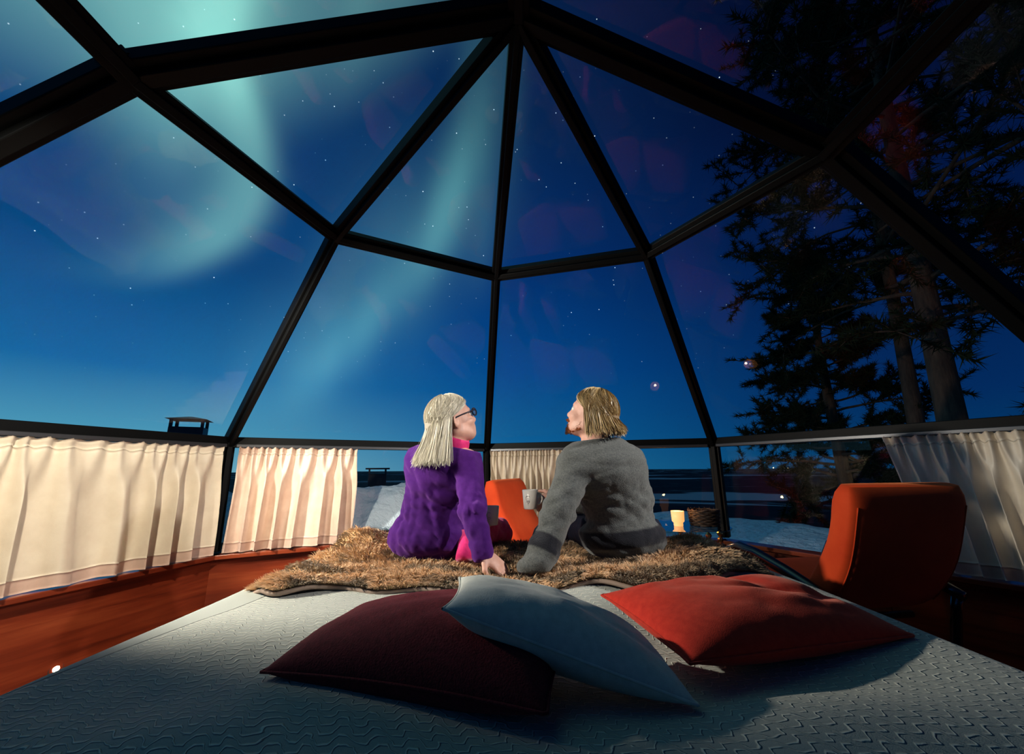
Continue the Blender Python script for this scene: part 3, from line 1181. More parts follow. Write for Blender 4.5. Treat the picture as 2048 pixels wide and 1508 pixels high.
def strands(name, parent, m, paths, width, colvar=.25, base=(.7, .65, .5)):
    """flat tapered ribbons along each path (n,k,3)"""
    n, k = paths.shape[:2]
    tang = np.gradient(paths, axis=1)
    tang /= np.maximum(np.linalg.norm(tang, axis=2, keepdims=True), 1e-9)
    outv = RNG.normal(0, 1, (n, 1, 3)) * np.array([1, 1, .2])
    side = np.cross(tang, np.repeat(outv, k, 1))
    side /= np.maximum(np.linalg.norm(side, axis=2, keepdims=True), 1e-9)
    w = width * (1 - .75 * np.linspace(0, 1, k) ** 2)[None, :, None] * RNG.uniform(.6, 1.3, (n, 1, 1))
    V = np.stack([paths - side * w / 2, paths + side * w / 2], 2).reshape(-1, 3)
    i, j = np.meshgrid(np.arange(n), np.arange(k - 1), indexing='ij')
    a = (i * k * 2 + j * 2).ravel()
    F = np.stack([a, a + 1, a + 3, a + 2], 1)
    me = np_mesh(name, V, F)
    c = np.array(base)[None] * (1 + RNG.uniform(-colvar, colvar, (n, 1)))
    C = np.repeat(c, k * 2, 0)
    at = me.color_attributes.new('tone', 'FLOAT_COLOR', 'POINT')
    at.data.foreach_set('color', np.concatenate([C, np.ones((len(C), 1))], 1).astype(np.float32).ravel())
    o = link(name, me, m, parent, True)
    o['kind'] = 'stuff'
    return o


def tone_mat(name, rough, spec=.5):
    def fn(nt, b):
        n = nt.nodes.new('ShaderNodeAttribute')
        n.attribute_name = 'tone'
        nt.links.new(n.outputs['Color'], b.inputs['Base Color'])
    return mat(name, (.5, .5, .5), rough, 0, spec, fn=fn)


M['hair_strand'] = tone_mat('fine_hair', .38)


def hair_paths(c, F, S, U, rad, n, phi_face, endz, flare, drop_dir, seed, k=17, tilt=0.0, lift=1.06, phi_right=None):
    """strands leave the parting on the crown, follow the skull, then hang to endz"""
    r = np.random.default_rng(seed)
    out = []
    c = np.array(c, float)
    G = np.array([0, 0, -1.0])
    while len(out) < n:
        ph = r.uniform(phi_face if phi_right is None else phi_right, 2 * PI - phi_face)         # 0 = face direction, measured towards the person's right
        rr = lift + r.uniform(-.02, .07)
        horiz = F * math.cos(ph) + S * math.sin(ph)
        th0 = r.uniform(.25, 1.05)
        ths = np.linspace(th0, PI / 2 + .12, 9)
        sp = ph if ph < PI else ph - 2 * PI
        ph0 = sp * r.uniform(.18, .75)
        if r.random() < .45:                              # from the crown
            ph0 = sp
            th0 = r.uniform(.03, .7)
            ths = np.linspace(th0, PI / 2 + .12, 9)
        pts = []
        for t in ths:
            g = (t - th0) / (PI / 2 + .12 - th0)
            pa = ph0 + (sp - ph0) * g ** 1.3
            hz = F * math.cos(pa) + S * math.sin(pa)
            d = hz * math.sin(t) + U * math.cos(t)
            loc = np.array([d @ F * rad[0], d @ S * rad[1], d @ U * rad[2]]) * rr
            pts.append(c + F * loc[0] + S * loc[1] + U * loc[2])
        p = pts[-1]
        ez = endz(ph) + r.normal(0, .009)
        if ez > p[2] - .01: ez = p[2] - .01
        dh = horiz * np.array([1, 1, 0])
        m = k - 9
        wob = r.normal(0, .006, 2)
        for j in range(1, m + 1):
            f = j / m
            q = p + (G * (p[2] - ez)) * f + dh * flare * f * f + np.array(drop_dir) * f
            q[:2] += wob * f
            pts.append(q)
        out.append(pts)
    return np.array(out)


# ------------------------------------------------------------------ the woman
def make_woman():
    pel, wai, che = (-.370, 1.905, .735), (-.355, 1.885, .865), (-.315, 1.850, .985)
    shl, shr, nek = (-.425, 1.875, 1.040), (-.195, 1.790, 1.035), (-.268, 1.825, 1.085)
    elr, wrr = (-.160, 1.690, .845), (-.118, 1.640, .690)
    ell_, wrl = (-.455, 2.020, .850), (-.215, 2.130, .790)
    hc = (-.272, 1.835, 1.222)
    F, S, U = frame_of((.84, .42, .34), roll=.0)
    top = lambda v, i: (
        v.ell(pel, (.168 + i, .130 + i, .110 + i), .05), v.ell((pel[0], pel[1] - .02, pel[2] - .03), (.172 + i, .135 + i, .085 + i), .05),
        v.ell(wai, (.138 + i, .105 + i, .12 + i), .06),
        v.ell(che, (.150 + i, .108 + i, .125 + i), .06), v.cap(shl, shr, .062 + i, .060 + i, .07),
        v.cap((nek[0], nek[1], nek[2] - .05), (nek[0] + .004, nek[1] + .004, nek[2] + .005), .075 + i, .058 + i, .05),
        v.chain([shr, elr, wrr], [.062 + i, .053 + i, .042 + i], .025), v.chain([shl, ell_, wrl], [.062 + i, .052 + i, .042 + i], .025))
    legs = lambda v, i: (
        v.chain([(-.285, 1.93, .715), (-.085, 2.31, .665), (-.060, 2.40, .13)], [.098 + i, .066 + i, .045 + i], .03),
        v.chain([(-.430, 1.96, .710), (-.400, 2.34, .665), (-.390, 2.42, .13)], [.098 + i, .066 + i, .045 + i], .03),
        v.ell(pel, (.135 + i, .105 + i, .09 + i), .04))
    # skin: one continuous body
    v = Vol((-.68, 1.48, 0.0), (.10, 2.62, 1.40), .0055)
    top(v, -.016)
    legs(v, -.014)
    v.cap((nek[0], nek[1], nek[2] - .02), np.array(hc) + np.array((-.005, -.0, -.05)), .054, .050, .025)
    add_head(v, hc, F, S, U)
    for ax, ay in ((-.060, 2.40), (-.390, 2.42)):
        v.cap((ax, ay, .07), (ax + .01, ay + .13, .035), .036, .030, .03)
    add_hand(v, wrr, (.62, -.02, -.42), (-.25, -.35, .9), 1, .22, k=.88)
    add_hand(v, wrl, (.9, -.15, -.05), (-.1, .3, .95), 1, [.75, .75, .75, .75])
    V, Fc = v.mesh('person')
    body = link('person', np_mesh('person', V, Fc), 'skin', None, True)
    tag(body, 'person with long white hair and glasses in a purple fleece, leaning on one arm', 'person')
    # fleece
    v = Vol((-.68, 1.50, .56), (.02, 2.28, 1.16), .006)
    top(v, 0.0)
    folds(v, .0085, 4, 66)
    folds(v, .008, 8, 120, lambda X, Y, Z: np.exp(-((Z - .84) / .10) ** 2) + .7 * np.exp(-((Z - .70) / .05) ** 2))
    v.clip(lambda X, Y, Z: .625 + .02 * np.sin(X * 22) - Z)
    v.clip(lambda X, Y, Z: (Z - 1.098) + (X - nek[0]) * .2 + 0 * Y)
    # cuffs end at the wrists
    for w_, e_ in ((wrr, elr), (wrl, ell_)):
        d = unit(np.array(w_) - np.array(e_))
        v.clip(lambda X, Y, Z: np.minimum((X - w_[0]) * d[0] + (Y - w_[1]) * d[1] + (Z - w_[2]) * d[2] - .028,
                                          .10 - np.sqrt((X - w_[0]) ** 2 + (Y - w_[1]) ** 2 + (Z - w_[2]) ** 2)))
    V, Fc = v.mesh('fleece_jacket')
    link('fleece_jacket', np_mesh('fleece_jacket', V, Fc), 'fleece', body, True)
    # trousers
    v = Vol((-.62, 1.75, .08), (.06, 2.56, .86), .007)
    legs(v, .006)
    folds(v, .007, 3, 80)
    v.clip(lambda X, Y, Z: .10 - Z + 0 * X + 0 * Y)
    v.clip(lambda X, Y, Z: Z - .80 + 0 * X + 0 * Y)
    V, Fc = v.mesh('trousers')
    link('trousers', np_mesh('trousers', V, Fc), 'pink', body, True)
    # the shirt tail that shows below the jacket beside the arm
    bm = bmesh.new()
    pts = [(-.215, 1.845, .74), (-.205, 1.80, .69), (-.200, 1.765, .645)]
    tube(bm, pts, [.014, .028, .036], 10)
    bm_obj('shirt_tail', bm, 'pink', body, True)
    # rolled collar
    n0 = np.array((nek[0] + .002, nek[1] + .004, nek[2]))
    ax = unit(np.array(hc) - n0 + np.array((.02, .0, 0)))
    u = unit(np.cross(ax, (0, 1, 0)))
    w_ = np.cross(ax, u)
    bm = bmesh.new()
    prof = [(.060, -.02), (.066, .0), (.070, .02), (.070, .040), (.065, .050), (.058, .046), (.056, .02), (.054, -.02)]
    rings = []
    for rr, hh in prof:
        rings.append([bm.verts.new(Vector(n0 + ax * (hh + .006 * math.sin(2 * a)) + (u * math.cos(a) + w_ * math.sin(a)) * rr)) for a in np.linspace(0, 2 * PI, 28, endpoint=False)])
    for i in range(len(rings)):
        A, B = rings[i], rings[(i + 1) % len(rings)]
        for j in range(28):
            bm.faces.new((A[j], A[(j + 1) % 28], B[(j + 1) % 28], B[j]))
    bm_obj('rolled_collar', bm, 'pink', body, True)
    # hair
    rad = (.100, .082, .092)
    hb = np.array(hc) + F * -.014 + U * .022
    endz = lambda ph: 1.030 + .020 * max(0, math.cos(ph))
    paths = hair_paths(hb, F, S, U, rad, 3400, 1.42, endz, .034, (-.006, -.030, 0), 31, lift=1.05, phi_right=1.70)
    hair = empty('hair')
    hair.parent = body
    strands('strands', hair, 'hair_strand', paths, .0040, .34, (.64, .60, .49))
    v = Vol(hb - .2, hb + np.array((.2, .2, .13)), .006)
    R = np.stack([F, S, U], 1)
    v.ell(hb - F * .006 + U * .002, np.array(rad) * .985, .01, R)
    fall = hb - F * .040 + np.array((-.012, -.006, 0))
    v.ell(fall + np.array((0, 0, -.070)), (.050, .052, .085), .04)
    v.clip(lambda X, Y, Z: ((X - hb[0]) * F[0] + (Y - hb[1]) * F[1] + (Z - hb[2]) * F[2]) - .012 - 1.0 * ((X - hb[0]) * U[0] + (Y - hb[1]) * U[1] + (Z - hb[2]) * U[2]))
    V, Fc = v.mesh('under_layer')
    link('under_layer', np_mesh('under_layer', V, Fc), 'hair_w', hair, True)
    # spectacles
    P = lambda f, s, u_: Vector(np.array(hc) + F * f + S * s + U * u_)
    g = empty('spectacles')
    g.parent = body
    for sg in (-1, 1):
        bm = bmesh.new()
        pts = [P(.098, sg * (.034 + .024 * math.cos(a)), .004 + .017 * math.sin(a)) for a in np.linspace(0, 2 * PI, 20)]
        tube(bm, pts, .0034, 6, False)
        bm_obj('rim', bm, 'lens', g, True)
        bm = bmesh.new()
        bm.faces.new([bm.verts.new(p) for p in pts[:-1]])
        r_ = bmesh.ops.extrude_face_region(bm, geom=bm.faces[:])
        bmesh.ops.translate(bm, vec=Vector(F * .0015), verts=[q for q in r_['geom'] if isinstance(q, bmesh.types.BMVert)])
        bm_obj('spectacle_lens', bm, 'tableglass', g)
        bm = bmesh.new()
        tube(bm, [P(.098, sg * .058, .010), P(.082, sg * .072, .012), P(.02, sg * .080, .008), P(-.012, sg * .081, .004), P(-.026, sg * .080, -.012)], .0034, 6)
        bm_obj('temple', bm, 'lens', g, True)
    bm = bmesh.new()
    tube(bm, [P(.099, -.011, .008), P(.106, 0, .012), P(.099, .011, .008)], .002, 6)
    bm_obj('bridge', bm, 'lens', g, True)
    for sg in (-1, 1):
        bm = bmesh.new()
        bmesh.ops.create_uvsphere(bm, u_segments=16, v_segments=10, radius=.0115)
        bmesh.ops.translate(bm, vec=P(.074, sg * .030, .002), verts=bm.verts)
        bm_obj('eye', bm, 'mug', body, True)
    bm = bmesh.new()
    c = Vector((-.045, 1.615, .668))
    return body


make_woman()


# ------------------------------------------------------------------ the man
def make_man():
    pel, wai, che = (.488, 1.930, .735), (.470, 1.905, .865), (.405, 1.860, 1.000)
    shl, shr, nek = (.280, 1.815, 1.012), (.512, 1.880, 1.012), (.382, 1.845, 1.098)
    ele, wre = (.186, 1.720, .835), (.115, 1.655, .695)
    elr, wrr = (.560, 2.060, .850), (.250, 2.130, .835)
    hc = (.362, 1.850, 1.246)
    F, S, U = frame_of((-.86, .40, .30))
    top = lambda v, i: (
        v.ell((pel[0], pel[1] - .01, pel[2] - .03), (.190 + i, .150 + i, .105 + i), .05), v.ell(wai, (.160 + i, .120 + i, .13 + i), .06),
        v.ell(che, (.170 + i, .122 + i, .135 + i), .06), v.cap(shl, shr, .078 + i, .080 + i, .08),
        v.cap((nek[0] + .005, nek[1] - .005, nek[2] - .075), (nek[0], nek[1], nek[2] + .010), .092 + i, .060 + i, .075),
        v.chain([shl, ele, wre], [.074 + i, .060 + i, .052 + i], .025), v.chain([shr, elr, wrr], [.078 + i, .066 + i, .050 + i], .025))
    legs = lambda v, i: (
        v.chain([(.405, 1.95, .72), (.355, 2.27, .69), (.345, 2.275, .13)], [.094 + i, .074 + i, .052 + i], .03),
        v.chain([(.575, 1.95, .72), (.600, 2.27, .69), (.605, 2.275, .13)], [.094 + i, .074 + i, .052 + i], .03),
        v.ell((pel[0], pel[1], pel[2] - .02), (.150 + i, .112 + i, .085 + i), .04))
    v = Vol((-.06, 1.48, 0.0), (.82, 2.70, 1.42), .0055)
    top(v, -.018)
    legs(v, -.014)
    v.cap((nek[0], nek[1], nek[2] - .02), np.array(hc) + np.array((.01, -.0, -.05)), .060, .056, .025)
    add_head(v, hc, F, S, U, 1.0)
    for ax, ay in ((.345, 2.275), (.605, 2.275)):
        v.cap((ax, ay - .02, .07), (ax, ay + .10, .035), .040, .032, .03)
    add_hand(v, wre, (-.55, -.05, -.50), (.30, -.35, .88), -1, .30, k=.92)
    # the hand round the mug handle: knuckles to the left, fingers curling towards the body
    add_hand(v, (.215, 2.075, .842), (-.93, -.34, .10), (.05, -.80, .55), 1, [.85, .9, .9, .9], .004, 1.0)
    V, Fc = v.mesh('person')
    body = link('person', np_mesh('person', V, Fc), 'skin', None, True)
    tag(body, 'person with chin-length blond hair in a grey wool sweater, holding a white mug', 'person')
    # sweater
    v = Vol((-.06, 1.50, .56), (.82, 2.34, 1.18), .006)
    top(v, .004)
    v.chain([wre, (.088, 1.628, .655), (.052, 1.622, .640)], [.060, .050, .040], .02)
    folds(v, .0058, 14, 56)
    folds(v, .007, 18, 110, lambda X, Y, Z: np.exp(-((Z - .84) / .09) ** 2) + .6 * np.exp(-((Z - .68) / .05) ** 2))
    v.clip(lambda X, Y, Z: .630 - Z + 0 * X + 0 * Y)
    v.clip(lambda X, Y, Z: (Z - 1.128) - (X - nek[0]) * .1 + 0 * Y)
    for w_, e_, ex in ((wre, ele, .30), (wrr, elr, -.01)):
        d = unit(np.array(w_) - np.array(e_))
        v.clip(lambda X, Y, Z: np.minimum((X - w_[0]) * d[0] + (Y - w_[1]) * d[1] + (Z - w_[2]) * d[2] - ex,
                                          .13 - np.sqrt((X - w_[0]) ** 2 + (Y - w_[1]) ** 2 + (Z - w_[2]) ** 2)))
    V, Fc = v.mesh('sweater')
    me = np_mesh('sweater', V, Fc)
    # dark knitted stripes: one above the hem, one above each cuff
    c = V
    soft = lambda lo, hi, q, w=.004: sstep(lo - w, lo + w, q) * (1 - sstep(hi - w, hi + w, q))
    t = (c - np.array(wre)) @ unit(np.array(wre) - np.array(ele))
    near = (np.linalg.norm(c - np.array(wre), axis=1) < .12) & (c[:, 0] < .245)
    zz = c[:, 2] - .10 * (c[:, 0] - .48)
    t2 = (c - np.array(wrr)) @ unit(np.array(wrr) - np.array(elr))
    stripe = np.where(near, soft(-.050, .012, t), soft(.678, .745, zz) * (c[:, 0] > .25))
    stripe = np.maximum(stripe, (np.linalg.norm(c - np.array(wrr), axis=1) < .12) * soft(-.07, -.03, t2))
    me.attributes.new('stripe', 'FLOAT', 'POINT').data.foreach_set('value', stripe.astype(np.float32))
    link('sweater', me, 'sweater', body, True)
    # trousers
    v = Vol((.14, 1.75, .08), (.82, 2.66, .88), .0075)
    legs(v, .006)
    folds(v, .007, 23, 80)
    v.clip(lambda X, Y, Z: .10 - Z + 0 * X + 0 * Y)
    v.clip(lambda X, Y, Z: Z - .775 + 0 * X + 0 * Y)
    V, Fc = v.mesh('trousers')
    link('trousers', np_mesh('trousers', V, Fc), 'navy', body, True)
    # hair: bob that covers the ears
    rad = np.array((.100, .082, .092)) * 1.01
    hb = np.array(hc) + F * -.014 + U * .024
    endz = lambda ph: 1.148 - .012 * math.cos(ph)
    paths = hair_paths(hb, F, S, U, rad, 2600, 1.30, endz, .014, (.012, -.012, 0), 41, lift=1.04)
    hair = empty('hair')
    hair.parent = body
    strands('strands', hair, 'hair_strand', paths, .0044, .38, (.46, .33, .155))
    v = Vol(hb - .2, hb + np.array((.2, .2, .13)), .006)
    R = np.stack([F, S, U], 1)
    v.ell(hb - F * .006 + U * .0, rad * .985, .01, R)
    v.ell(hb - F * .036 + np.array((0, 0, -.055)), (.066, .064, .055), .04)
    v.clip(lambda X, Y, Z: ((X - hb[0]) * F[0] + (Y - hb[1]) * F[1] + (Z - hb[2]) * F[2]) - .016 - .9 * ((X - hb[0]) * U[0] + (Y - hb[1]) * U[1] + (Z - hb[2]) * U[2]))
    V, Fc = v.mesh('under_layer')
    link('under_layer', np_mesh('under_layer', V, Fc), 'hair_m', hair, True)
    # beard along the jaw and upper lip
    P = lambda f, s, u_: np.array(hc) + (F * f + S * s + U * u_) * 1.0
    r = np.random.default_rng(5)
    bp = []
    for _ in range(1800):
        s_ = r.uniform(-1, 1)
        if r.random() < .2:
            p0 = P(.088 - .02 * s_ * s_, .026 * s_, -.046 - .006 * s_ * s_)
        else:
            p0 = P(.078 - .075 * s_ * s_, .055 * s_, -.088 + r.uniform(-.022, .020) + .03 * s_ * s_)
        p0 = p0 + (F * .006 + S * s_ * .004)
        dn = unit(F * .6 - U * .9 + S * s_ * .6 + r.normal(0, .25, 3))
        bp.append([p0 + dn * t for t in (0, .006, .012, .017)])
    strands('beard', body, 'hair_strand', np.array(bp), .0030, .3, (.52, .20, .07))
    for sg in (-1, 1):
        bm = bmesh.new()
        bmesh.ops.create_uvsphere(bm, u_segments=16, v_segments=10, radius=.012)
        bmesh.ops.translate(bm, vec=Vector(P(.073, sg * .030, .002)), verts=bm.verts)
        bm_obj('eye', bm, 'mug', body, True)
    return body


make_man()


# ------------------------------------------------------------------ mugs
def mug(label, loc, rz, r=.037, h=.088):
    root = empty('mug', loc, rz)
    tag(root, label, 'mug', 'white mugs')
    bm = bmesh.new()
    lathe(bm, [(0, 0), (r * .80, 0), (r * .84, .004), (r, h), (r - .003, h + .001), (r - .005, h - .002), (r * .82 - .003, .008), (0, .007)], 36)
    bm_obj('cup', bm, 'mug', root, True)
    bm = bmesh.new()
    pts = [(r * .92 + .026 * math.sin(a), 0, h * .52 + .026 * math.cos(a)) for a in np.linspace(.1, PI - .1, 12)]
    tube(bm, pts, .0048, 8)
    bm_obj('handle', bm, 'mug', root, True)
    # small grey line drawing on the side facing the bed
    bm = bmesh.new()
    def on(a, zz): return Vector(((r * (.84 + .16 * zz / h) + .0008) * math.cos(a), (r * (.84 + .16 * zz / h) + .0008) * math.sin(a), zz))
    tube(bm, [on(-1.9 - rz + .3 * math.cos(t) , .050 + .012 * math.sin(t)) for t in np.linspace(.6, 5.6, 14)], .0008, 4)
    tube(bm, [on(-1.9 - rz - .28 + .56 * t, .032 + .004 * math.sin(9 * t)) for t in np.linspace(0, 1, 10)], .0008, 4)
    tube(bm, [on(-1.9 - rz - .05, .030), on(-1.9 - rz - .02, .018)], .0008, 4)
    bm_obj('printed_drawing', bm, 'ink', root)
    return root


mug('white mug with a small grey drawing held up by the blond person', (.082, 2.005, .815), .25)
mug('white mug half hidden behind the purple sleeve', (-.105, 2.085, .735), 2.6)


# ------------------------------------------------------------------ armchairs
def armchair(label, loc, rz, W=.56):
    root = empty('armchair', loc, rz)
    tag(root, label, 'armchair', 'velvet armchairs')
    # cushions: side profiles swept across the width with rounded edges (y forward, z up)
    def pad(name, line, th, w):
        n = len(line)
        P = np.array(line, float)
        T = np.gradient(P, axis=0)
        T /= np.linalg.norm(T, axis=1, keepdims=True)
        Nn = np.stack([-T[:, 1], T[:, 0]], 1)
        bm = bmesh.new()
        cols = []
        m = 28
        for i in range(n):
            e = min(i, n - 1 - i)
            sh = {0: .45, 1: .80, 2: .95}.get(e, 1.0)
            ring = []
            for q in range(m):
                a = 2 * PI * q / m
                ca, sa = math.cos(a), math.sin(a)
                x = math.copysign(abs(ca) ** .28, ca) * (w / 2)
                t = math.copysign(abs(sa) ** .42, sa) * th[i] / 2 * sh
                ring.append(bm.verts.new((x * (1 if e > 1 else .985 if e else .95), P[i, 0] + Nn[i, 0] * t, P[i, 1] + Nn[i, 1] * t)))
            cols.append(ring)
        for A, B in zip(cols, cols[1:]):
            for q in range(m):
                bm.faces.new((A[q], A[(q + 1) % m], B[(q + 1) % m], B[q]))
        bm.faces.new(cols[0][::-1])
        bm.faces.new(cols[-1])
        o = bm_obj(name, bm, 'velvet', root, True)
        # piping along both side edges
        for sx in (-1, 1):
            bm = bmesh.new()
            pts = [(sx * w / 2 * .910, P[i, 0] + Nn[i, 0] * th[i] / 2 * .86, P[i, 1] + Nn[i, 1] * th[i] / 2 * .86) for i in range(2, n - 2)]
            tube(bm, pts, .0026, 6)
            bm_obj('piping', bm, 'velvet', o, True)
        return o
    s = np.linspace(0, 1, 16)
    back = [(.055 - .30 * t - .045 * math.sin(t * PI * 1.15), .40 + .525 * t) for t in s]
    pad('backrest', back, [.135 - .02 * abs(t - .45) + .012 * math.sin(t * 7) for t in s], W)
    seat = [(.06 + .50 * t, .405 + .035 * t + .012 * math.sin(t * PI)) for t in s]
    pad('seat', seat, [.13] * 16, W)
    for sx in (-1, 1):
        x = sx * (W / 2 + .030)
        # bentwood side: rear foot, sweep up under the seat to the back; arm with a rounded front that runs down to the front foot
        bm = bmesh.new()
        path = [(x, .06, .03), (x, .30, .03), (x, .46, .05), (x, .53, .14), (x, .53, .34), (x, .515, .50), (x, .47, .565), (x, .40, .585), (x, .28, .575),
                (x, .10, .535), (x, -.06, .49), (x, -.13, .46)]
        tube(bm, path, [.022] * 5 + [.026, .030, .030, .027, .025, .024, .022], 12)
        bm_obj('armrest_frame', bm, 'darkwood', root, True)
        bm = bmesh.new()
        tube(bm, [(x, -.02, .03), (x, -.05, .20), (x, -.09, .40), (x, -.11, .465)], .019, 10)
        bm_obj('rear_leg', bm, 'darkwood', root, True)
    for y_, z_ in ((.10, .325), (.47, .345)):
        bm = bmesh.new()
        tube(bm, [(-W / 2 - .03, y_, z_), (W / 2 + .03, y_, z_)], .016, 10)
        bm_obj('cross_bar', bm, 'darkwood', root, True)
    return root


armchair('red-orange velvet armchair with black bentwood arms at the right of the bed', (1.575, 1.955, 0), .14)
armchair('bright orange velvet armchair seen between the two people', (.150, 2.875, 0), math.radians(-112))


# ------------------------------------------------------------------ glass table with candle and basket
def make_table():
    cx, cy, zt = 1.15, 2.93, .615
    root = empty('side_table', (cx, cy, 0))
    tag(root, 'round glass side table on beaded amber legs by the window', 'table')
    bm = bmesh.new()
    R_ = .315
    lathe(bm, [(0, zt - .010), (R_ - .003, zt - .010), (R_, zt - .006), (R_, zt - .003), (R_ - .003, zt), (0, zt)], 48)
    bm_obj('table_top', bm, 'tableglass', root)
    for ang in (200, 290, 325, 70, 140):
        a = math.radians(ang)
        lx, ly = .24 * math.cos(a), .24 * math.sin(a)
        bm = bmesh.new()
        prof = []
        z0, z1, nb = .02, zt - .012, 15
        for k in range(nb):
            za, zb = z0 + (z1 - z0) * k / nb, z0 + (z1 - z0) * (k + 1) / nb
            rb = .021 if k % 3 == 0 else .014
            for q in range(5):
                f = q / 5
                prof.append((.006 + rb * math.sin(PI * f), za + (zb - za) * f))
        prof.append((.006, z1))
        lathe(bm, [(.028, 0), (.028, .012), (.008, .02)] + prof, 8, (lx, ly, 0))
        bm_obj('beaded_leg', bm, 'copper', root)
    bm = bmesh.new()
    lathe(bm, [(.225, .20), (.24, .20), (.24, .212), (.225, .212)], 40, (0, 0, 0), closed=True)
    bm_obj('stretcher_ring', bm, 'copper', root, True)
    # candle
    c = empty('candle_holder', (1.125, 2.90, zt))
    tag(c, 'glowing candle in a frosted glass tumbler on the glass table', 'candle')
    bm = bmesh.new()
    lathe(bm, [(0, 0), (.028, 0), (.030, .004), (.030, .022), (.040, .032), (.043, .098), (.040, .098), (.037, .036), (0, .028)], 32)
    bm_obj('tumbler', bm, 'candle', c, True)
    bm = bmesh.new()
    lathe(bm, [(0, .030), (.034, .032), (.035, .055), (0, .056)], 24)
    bm_obj('wax', bm, 'wax', c, True)
    bm = bmesh.new()
    lathe(bm, [(0, .056), (.004, .062), (.006, .070), (.003, .082), (0, .090)], 12)
    bm_obj('flame', bm, 'flame', c, True)
    l = bpy.data.lights.new('candle_light', 'POINT')
    l.energy = 1.6
    l.color = (1.0, .45, .14)
    l.shadow_soft_size = .01
    lo = bpy.data.objects.new('candle_light', l)
    COL.objects.link(lo)
    lo.parent = c
    lo.location = (0, 0, .135)
    # wicker basket
    b = empty('wicker_basket', (1.315, 2.925, zt))
    tag(b, 'dark wicker basket on the glass table beside the candle', 'basket')
    rng = np.random.default_rng(3)
    for k in range(9):
        bm = bmesh.new()
        zz = .008 + k * .0115
        rr = .088 + .008 * (k / 8)
        pts = [((rr + .0042 * math.sin(9 * a + k * PI)) * math.cos(a), (rr + .0042 * math.sin(9 * a + k * PI)) * math.sin(a), zz + .002 * math.sin(7 * a + k)) for a in np.linspace(0, 2 * PI, 73)]
        tube(bm, pts, .0062, 6, False)
        bm_obj('woven_band', bm, 'wicker', b, True)
    for k in range(18):
        a = 2 * PI * k / 18
        bm = bmesh.new()
        tube(bm, [(.088 * math.cos(a), .088 * math.sin(a), 0), (.093 * math.cos(a), .093 * math.sin(a), .06), (.097 * math.cos(a), .097 * math.sin(a), .112)], .0035, 5)
        bm_obj('stake', bm, 'wicker', b, True)
    bm = bmesh.new()
    lathe(bm, [(0, 0), (.082, 0), (.082, .006), (0, .006)], 24)
    bm_obj('basket_base', bm, 'wicker', b)


make_table()


# ------------------------------------------------------------------ small lamp low on the left wall
def make_floor_lamp():
    p = Vector((-2.222, 2.21, .075))
    d = Vector((.955, -.28, .1)).normalized()
    root = empty('wall_spotlight', p)
    tag(root, 'tiny bright spotlight low on the cherry wood wall beside the bed', 'lamp')
    q = d.to_track_quat('Z', 'Y').to_matrix()
    bm = bmesh.new()
    lathe(bm, [(0, -.02), (.030, -.02), (.032, .012), (.027, .016), (.026, .006), (0, .004)], 24)
    bmesh.ops.transform(bm, matrix=q.to_4x4(), verts=bm.verts)
    bm_obj('housing', bm, 'strip', root, True)
    bm = bmesh.new()
    lathe(bm, [(0, .004), (.017, .006), (.013, .015), (0, .019)], 20)
    bmesh.ops.transform(bm, matrix=q.to_4x4(), verts=bm.verts)
    bm_obj('lens', bm, 'led', root, True)


make_floor_lamp()


# ------------------------------------------------------------------ outside: snow, valley, chimneys
def polar_patch(name, rs, f, m, na=220, kind='structure', c=(0, 2.0)):
    A = np.linspace(0, 2 * PI, na + 1)
    RRr, AA = np.meshgrid(np.array(rs), A, indexing='ij')
    X, Y = c[0] + RRr * np.cos(AA), c[1] + RRr * np.sin(AA)
    Z = f(X, Y, RRr)
    V = np.stack([X, Y, Z], 2).reshape(-1, 3)
    o = link(name, np_mesh(name, V, grid_faces(len(rs), na + 1)), m, None, True)
    tag(o, kind=kind)
    return o


def ground_z(X, Y, R):
    h = -.10 + .22 * (fbm(X * .5 + 30, Y * .5 + 30, 61, 4) - .47) + .06 * (fbm(X * 2 + 30, Y * 2 + 30, 66, 3) - .45)
    edge = 7.3 + .5 * np.sin(np.arctan2(X, Y) * 7) + .5 * np.sin(X * .9)
    h = h + .13 * sstep(2.6, 3.6, X) + .10 * sstep(3.5, 6.0, R)
    h = np.where(np.hypot(X - CX, Y - CY) < 2.95, -.25, h)
    h = np.where((Y < CY) & (Y > YB - .2) & (np.abs(X) < 2.8), -.25, h)
    return h - np.maximum(R - edge, 0) ** 1.15 * .42


polar_patch('ground_snow', list(np.linspace(.2, 9, 60)) + list(np.geomspace(9.4, 90, 24)), ground_z, 'snow')


def valley_fn(nt, b):
    v = ocoord(nt)
    n1 = noise(nt, ocoord(nt, (.0016, .0022, 1)), 1.0, 5, .6)
    n2 = noise(nt, ocoord(nt, (.012, .016, 1)), 1.0, 4, .6)
    lake = n1.step(.57, .61)
    patch = n2.step(.58, .72) * .35
    nt.links.new(mixc(nt, lake.max(patch), (.005, .008, .012), (.34, .40, .47)), b.inputs['Base Color'])


M['valley'] = mat('wooded_valley_with_frozen_lakes', (.05, .05, .06), .9, 0, .1, fn=valley_fn)
polar_patch('ground_valley', np.geomspace(60, 14000, 60), lambda X, Y, R: -31 - 6 * sstep(100, 600, R) + (22 * (fbm(X / 900 + 40, Y / 900 + 40, 71, 3) - .45)) * sstep(1500, 5000, R), 'valley', 160)

